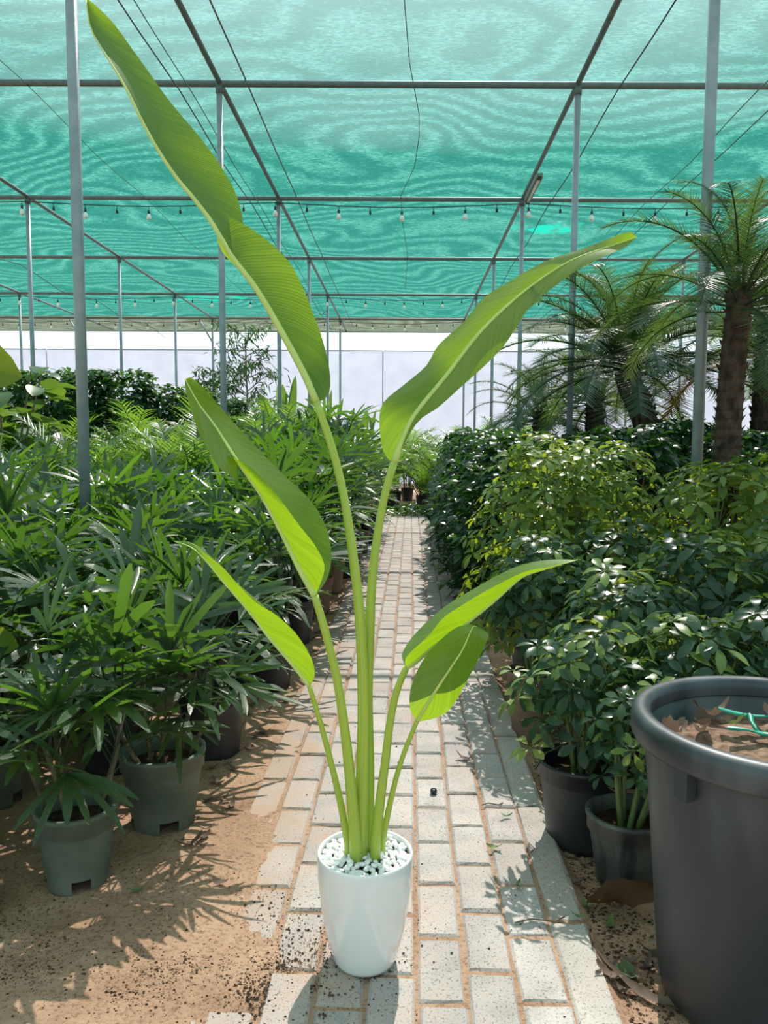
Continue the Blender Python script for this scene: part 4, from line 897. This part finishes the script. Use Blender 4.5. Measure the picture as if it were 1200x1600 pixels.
def slim_tree(x, y, h, label, seed):
    rg = random.Random(seed); t = thing('slim_tree', (x, y, ground_z(x, y)), label, 'tree'); mb = MB(); lf = MB(); tips = []
    mb.tube([(0, 0, 0), (.05, 0, h * .4), (.0, 0, h * .9)], [.03, .02, .008], 7)
    for i in range(26):
        a = 2.4 * i; z = h * (.30 + .62 * i / 26); L = h * .30 * (1 - .45 * i / 26) * rg.uniform(.6, 1.1); b = Vector((.02, 0, z)); e = b + Vector((math.cos(a) * L, math.sin(a) * L * .7, L * rg.uniform(.2, .7)))
        mb.tube([b, b.lerp(e, .5) + Vector((0, 0, .05)), e], [.010, .007, .003], 5, False)
        for k in range(44):
            f = rg.uniform(.25, 1.05); p = b.lerp(e, f) + Vector((rg.gauss(0, .06), rg.gauss(0, .06), rg.gauss(0, .06))); d = Vector((rg.uniform(-1, 1), rg.uniform(-1, 1), rg.uniform(-1, .4)))
            blade(lf, p, d, d.orthogonal(), rg.uniform(.09, .15), .026, .3, 3, .2, 'lance')
    mb.build('trunk', M['wood'], t); tag(lf.build('foliage', M['hedge'], t), kind='stuff'); return t
slim_tree(-2.45, 14.0, 3.25, 'slim airy tree with narrow leaves in front of the pale back sheet', 61)
slim_tree(-3.1, 14.3, 2.55, 'shorter narrow leaved tree beside the slim airy one', 62)
t = MB().box((-1.75, 14.9, .62), (1.15, .3, .62)).build('planter_box', M['cement'], None, False); tag(t, 'long grey concrete planter box behind the paddle leaved plants', 'planter')
def paddle_plant(x, y, h, n, seed, label, grp):
    rg = random.Random(seed); t = thing('paddle_plant', (x, y, ground_z(x, y)), label, 'plant', grp)
    for i in range(n):
        a = rg.uniform(0, 6.28); ln = rg.uniform(.05, .35); d = Vector((math.cos(a) * math.sin(ln), math.sin(a) * math.sin(ln) * .6, math.cos(ln))); L = h * rg.uniform(.38, .48); st = h * rg.uniform(.5, .62)
        s = MB().tube([(0, 0, 0), d * st], .016, 6, False).build('leaf_stalk', M['stemgreen'], t)
        mb = MB(); blade(mb, d * st, d, Vector((math.cos(a + 1.2), math.sin(a + 1.2), 0)), L, .17, rg.uniform(.0, .35), 9, .35, 'oval'); mb.build('leaf_blade', M['banana'], s)
for i, (x, y, h, n) in enumerate(((-.95, 12.6, 1.95, 5), (-.35, 12.9, 1.9, 5), (-1.55, 12.4, 2.25, 5), (-2.1, 12.6, 1.7, 4), (-.1, 12.2, 1.8, 4), (-1.2, 12.0, 1.7, 4))):
    paddle_plant(x, y, h, n, 70 + i, 'paddle leaved plant poking up behind the palm block', 'paddle leaved plants at the back')
# the lime leaves of a broad leaved plant at the frame edge
t = thing('potted_sea_grape', (-1.27, 2.12, ground_z(-1.27, 2.12)), 'tall thin plant with lime green round leaves, mostly out of view beside the lady palms', 'potted plant')
add_pot(t, 'green')
MB().tube([(0, 0, .15), (.02, 0, .7), (.0, 0, 1.42)], [.009, .008, .005], 7).build('stem', M['wood'], t)
for (px, pz, az, sc, tl, rl) in ((.065, 1.305, .25, .82, .10, 1.25), (-.04, 1.40, 2.3, .8, .2, .4), (.02, 1.22, 4.2, .75, .3, .2), (.14, .545, .1, .45, .2, 1.2), (-.05, 1.05, 3.1, .7, .2, .3)):
    lf = obj('leaf', gr_me[0], t, (px, 0, pz), (rl, tl, az), sc)

# ------------------------------------------------------------------ the big black tub
TX, TY = .782, 1.485
tub = thing('plastic_tub', (TX, TY, -.012), 'big dusty black plastic tub of dry compost at the path edge', 'tub')
MB().lathe([(.0, .0), (.208, .0), (.215, .006), (.222, .05), (.246, .35), (.262, .515), (.262, .535), (.252, .535), (.240, .35), (.212, .05), (.0, .05)], 72).build('body', M['tub'], tub)
MB().lathe([(.256, .520), (.262, .512), (.283, .514), (.287, .522), (.2885, .548), (.285, .562), (.276, .569), (.262, .570), (.252, .564), (.249, .550), (.250, .532)], 72).build('rim', M['tub'], tub)
for a in (3.62, .5, 5.2, 2.3):
    mb = MB(); mb.box((.272 * math.cos(a), .272 * math.sin(a), .490), (.012, .014, .028), a); mb.build('lug', M['tub'], tub, False)
rg = random.Random(8); mb = MB(); rings, n = 14, 60; v = [(0, 0, .505)]
for j in range(1, rings + 1):
    for k in range(n):
        a = 2 * PI * k / n; r = .2495 * j / rings; x, y = r * math.cos(a), r * math.sin(a)
        v.append((x, y, .492 + .016 * noise.noise((x * 9, y * 9, 1)) + .008 * noise.noise((x * 30, y * 30, 5)) - .012 * (j / rings) ** 3))
f = [(0, 1 + k, 1 + (k + 1) % n) for k in range(n)] + [(1 + j * n + k, 1 + (j + 1) * n + k, 1 + (j + 1) * n + (k + 1) % n, 1 + j * n + (k + 1) % n) for j in range(rings - 1) for k in range(n)]
mb.add(v, f).build('compost', M['compost'], tub)

def leaf_scrap(seed, L, Wd, droop=.2, fold=.5, shape='lance', twist=0.0):
    mb = MB(); rg = random.Random(seed); n = 10; v, uv = [], []
    for i in range(n + 1):
        t = i / n; w = rg.uniform(.8, 1.15) * Wd * .5 * max(.06, math.sin(PI * min(t * .9 + .06, 1)) ** .7); c = Vector((L * (t - .5), .06 * L * math.sin(t * 3), droop * L * (t - .5) ** 2 * 2)); a = twist * (t - .5)
        s = Vector((0, math.cos(a), math.sin(a))); nn = Vector((0, -math.sin(a), math.cos(a)))
        v += [c + s * w + nn * w * fold, c, c - s * w + nn * w * fold * rg.uniform(.1, 1.5)]; uv += [(0, t), (.5, t), (1, t)]
    return mb.add(v, [(i * 3 + j, i * 3 + j + 1, i * 3 + j + 4, i * 3 + j + 3) for i in range(n) for j in (0, 1)], uv)
TZ = tub.location.z
for i, (x, y, L, wd, rz, m_) in enumerate(((-.185, .085, .075, .05, .6, 'dead'), (-.11, .13, .07, .045, 1.4, 'dead'), (-.06, .19, .09, .05, -.5, 'dead'), (.0, .06, .06, .035, 2.4, 'dead'), (.02, -.03, .05, .03, .2, 'dead'), (.09, .17, .11, .05, .3, 'dead'), (.07, .10, .12, .04, -.4, 'dead'), (-.13, .09, .05, .03, 2.0, 'dead'))):
    o = leaf_scrap(20 + i, L * .85, wd * .8, .9, .7, twist=1.2).build('fallen_leaf', M[m_]); o.location = (TX + x, TY + y, TZ + .505); o.rotation_euler = (.3 * math.sin(i * 2.1), .25 * math.cos(i * 1.7), rz)
    tag(o, 'crisp brown dead leaf lying on the compost in the tub', 'leaf', 'dead leaves in the tub')
for i, (x, y, L, wd, rz) in enumerate(((.03, .005, .085, .042, 1.9), (.07, .0, .10, .045, .7), (.10, .02, .09, .04, 1.2), (-.055, .105, .05, .02, -.7))):
    o = leaf_scrap(40 + i, L, wd, .7, .4).build('fallen_leaf', M['deadgreen']); o.location = (TX + x, TY + y, TZ + .518); o.rotation_euler = (-.5, -.4, rz)
    tag(o, 'pale green plucked leaf lying on the compost in the tub', 'leaf', 'green leaves in the tub')
def strap(pts, w, label):
    P, _ = resample(pts, 14); mb = MB(); v = []
    for i, p in enumerate(P):
        t = (P[min(i + 1, 13)] - P[max(i - 1, 0)]).normalized(); s = Vector((-t.y, t.x, .25 * math.sin(i * .8))).normalized() * w
        v += [p + s, p + Vector((0, 0, w * .4)), p - s, p - Vector((0, 0, w * .25))]
    mb.add(v, [(i * 4 + k, i * 4 + (k + 1) % 4, (i + 1) * 4 + (k + 1) % 4, (i + 1) * 4 + k) for i in range(13) for k in range(4)])
    o = mb.build('plastic_strap', M['strap']); o.location = (TX, TY, TZ + .505); tag(o, label, 'strap')
strap([(-.075, .135, .035), (-.03, .125, .025), (.03, .12, .022), (.10, .115, .028), (.17, .12, .03)], .0095, 'long green plastic strap across the compost of the tub')
strap([(-.08, .075, .015), (-.05, .06, .016), (-.02, .055, .01), (.0, .045, .012)], .009, 'short torn green plastic strap beside the dead leaves in the tub')
strap([(-.015, .12, .028), (-.022, .09, .02), (-.02, .06, .008)], .006, 'thin green strap end hanging from the long strap in the tub')

# ------------------------------------------------------------------ litter on the ground
SC = [leaf_scrap(60 + i, .05 + .012 * (i % 3), .018 + .005 * (i % 2), .6, .5, twist=1.2 * (i % 3 - 1)) for i in range(6)]
sc_dead = [s.mesh('fallen_leaf', M['dead']) for s in SC]; sc_green = [s.mesh('fallen_leaf', M['deadgreen']) for s in SC]
rng = random.Random(99)
def drop(x, y, me, label, group, sc=1.0, rz=None, dz=.004):
    pu = path_u(x, y); z = max(ground_z(x, y), .001 if -.47 < pu < .40 else -1)
    o = obj('fallen_leaf', me, None, (x, y, z + dz), (rng.uniform(-.2, .2), rng.uniform(-.2, .2), rng.uniform(0, 6.3) if rz is None else rz), sc)
    return tag(o, label, 'leaf', group)
for i in range(24):
    y = rng.uniform(1.45, 2.3); drop(rng.uniform(.44, .60) + SKP * (y - 1.5), y, rng.choice(sc_dead if i % 4 else sc_green), 'withered leaf on the dark soil between kerb and pots', 'leaves on the dark soil', rng.uniform(.45, .95))
for i in range(30):
    y = rng.uniform(2.0, 3.9); drop(-.52 + SKP * y - rng.uniform(0, .16), y, rng.choice(sc_dead), 'withered leaf on the sand beside the lady palm pots', 'leaves along the lady palms', rng.uniform(.5, 1.1))
for i in range(26):
    y = rng.uniform(4, 8); drop(-.51 + SKP * y - rng.uniform(-.03, .1), y, rng.choice(sc_dead), 'withered leaf on the ground far along the path edge', 'leaves along the path edge', rng.uniform(.8, 1.3))
for (x, y, m_, s, rz, lab) in ((-.59, 1.80, 'deadgreen', .55, .2, 'small yellow tipped leaf on the sand in front of the notched pot'), (-.395, 1.84, 'dead', .75, .1, 'dark dry leaf alone on the sand near the path'),
                               (.30, 2.02, 'deadgreen', .85, -.2, 'pale green crumpled leaf on the path near the kerb'), (.275, 2.62, 'dead', .9, -.7, 'dark leaf on the path in the shrub shade'), (.335, 1.84, 'deadgreen', .55, 1.3, 'tiny green leaf in the shadow of the umbrella tree'), (-.30, 2.71, 'deadgreen', .55, .8, 'yellow leaf on the pavers beside the sand'), (.36, 2.2, 'deadgreen', .5, .3, 'green leaf lying on the kerb stones')):
    drop(x, y, (sc_dead if m_ == 'dead' else sc_green)[int(abs(x) * 40) % 6], lab, None, s, rz)
o = leaf_scrap(81, .16, .075, .35, .9, twist=2.6).build('fallen_leaf', M['brownleaf']); o.location = (.565, 1.765, .008); o.rotation_euler = (.2, -.25, .05); tag(o, 'big curled brown leaf leaning against the foot of the tub', 'leaf')
o = leaf_scrap(82, .06, .045, .3, .3).build('fallen_leaf', M['deadgreen']); o.location = (.515, 1.56, -.022); o.rotation_euler = (.2, .1, 1.3); tag(o, 'round grey green leaf on the dark soil by the tub', 'leaf')
o = leaf_scrap(83, .24, .022, .5, .9, twist=.4).build('dry_stalk', M['dead']); o.location = (.53, 1.47, -.022); o.rotation_euler = (0, 0, -.75); tag(o, 'long dry leaf stalk lying along the foot of the tub', 'stalk')
o = MB().tube([(0, 0, 0), (-.03, .03, .02), (-.045, .08, .03), (-.035, .14, .025)], .003, 5).build('dry_stalk', M['brownleaf']); o.location = (.50, 1.53, -.022); tag(o, 'thin bent stalk of the curled brown leaf', 'stalk')
for i, (x, y, rz, L) in enumerate(((.395, 2.0, 1.2, .09), (.36, 1.70, .1, .12), (-.62, 1.97, .9, .12), (-.50, 2.03, -.4, .10), (-.57, 2.15, .7, .12), (.33, 2.28, .1, .07), (-.115, 1.88, -.6, .05))):
    pu = path_u(x, y); z = max(ground_z(x, y), .001 if -.47 < pu < .40 else -1)
    o = MB().tube([(-L / 2, 0, .002), (-L / 6, .008, .004), (L / 4, -.004, .003), (L / 2, .012, .002)], .0017, 5).build('twig', M['wood']); o.location = (x, y, z); o.rotation_euler = (0, 0, rz); tag(o, 'thin dry twig lying on the sand or pavers', 'twig', 'twigs on the ground')
o = MB().lathe([(0.0, .0), (.0095, .0), (.0105, .002), (.0105, .010), (.0095, .0125), (.0, .0125)], 20).build('bottle_cap', M['cap']); o.location = (.158, 2.36, .0015); tag(o, 'small black bottle cap lying on the sunny pavers', 'cap')
t = thing('blue_tub', (-.955, 1.70, ground_z(-.955, 1.70)), 'blue plastic container edge peeping out at the sandy border', 'container')
MB().lathe([(0, 0), (.058, 0), (.066, .008), (.072, .06), (.072, .075), (.066, .078), (.062, .06), (.056, .012), (0, .01)], 24).build('body', M['blue'], t)

# crumbs of spilt potting soil: far too many to count
rg = random.Random(17); mb = MB()
def crumb(x, y, s, z):
    a = rg.uniform(0, 6.28); c, sn = math.cos(a) * s, math.sin(a) * s; h = s * rg.uniform(.5, .9)
    mb.add([(x + c, y + sn, z), (x - sn, y + c, z), (x - c, y - sn, z), (x + sn, y - c, z), (x, y, z + h)], [(0, 1, 4), (1, 2, 4), (2, 3, 4), (3, 0, 4)])
n = 0
while n < 9000:
    x, y = rg.uniform(-1.05, .12), rg.uniform(1.38, 1.95); pu = path_u(x, y)
    band = math.exp(-((y - 1.62 - .12 * math.sin(x * 4)) / .09) ** 2); dens = (.16 + .9 * band) * (1 if pu < -.15 else .45 if pu < -.02 else .10) * (.35 + max(0, noise.noise((x * 7, y * 7, 9))) * 2.0)
    if rg.random() > dens: continue
    z = max(ground_z(x, y), .0005 if -.47 < pu < .4 else -1); crumb(x, y, min(.0048, .0008 + rg.expovariate(1 / .0008)), z - .0004); n += 1
for i in range(4500):
    y = rg.uniform(1.4, 3.2); x = .43 + SKP * y + abs(rg.gauss(0, .09)); crumb(x, y, min(.007, .0015 + rg.expovariate(1 / .0015)), ground_z(x, y) - .0005)
for i in range(900):
    y = rg.uniform(1.4, 5.5); x = SKP * y + rg.uniform(-.46, .40); crumb(x, y, .0008 + rg.expovariate(1 / .0007), .0004)
tag(mb.build('soil_crumbs', M['crumb'], None, False), 'dark crumbs of potting soil spilt over sand and pavers', 'crumbs', kind='stuff')
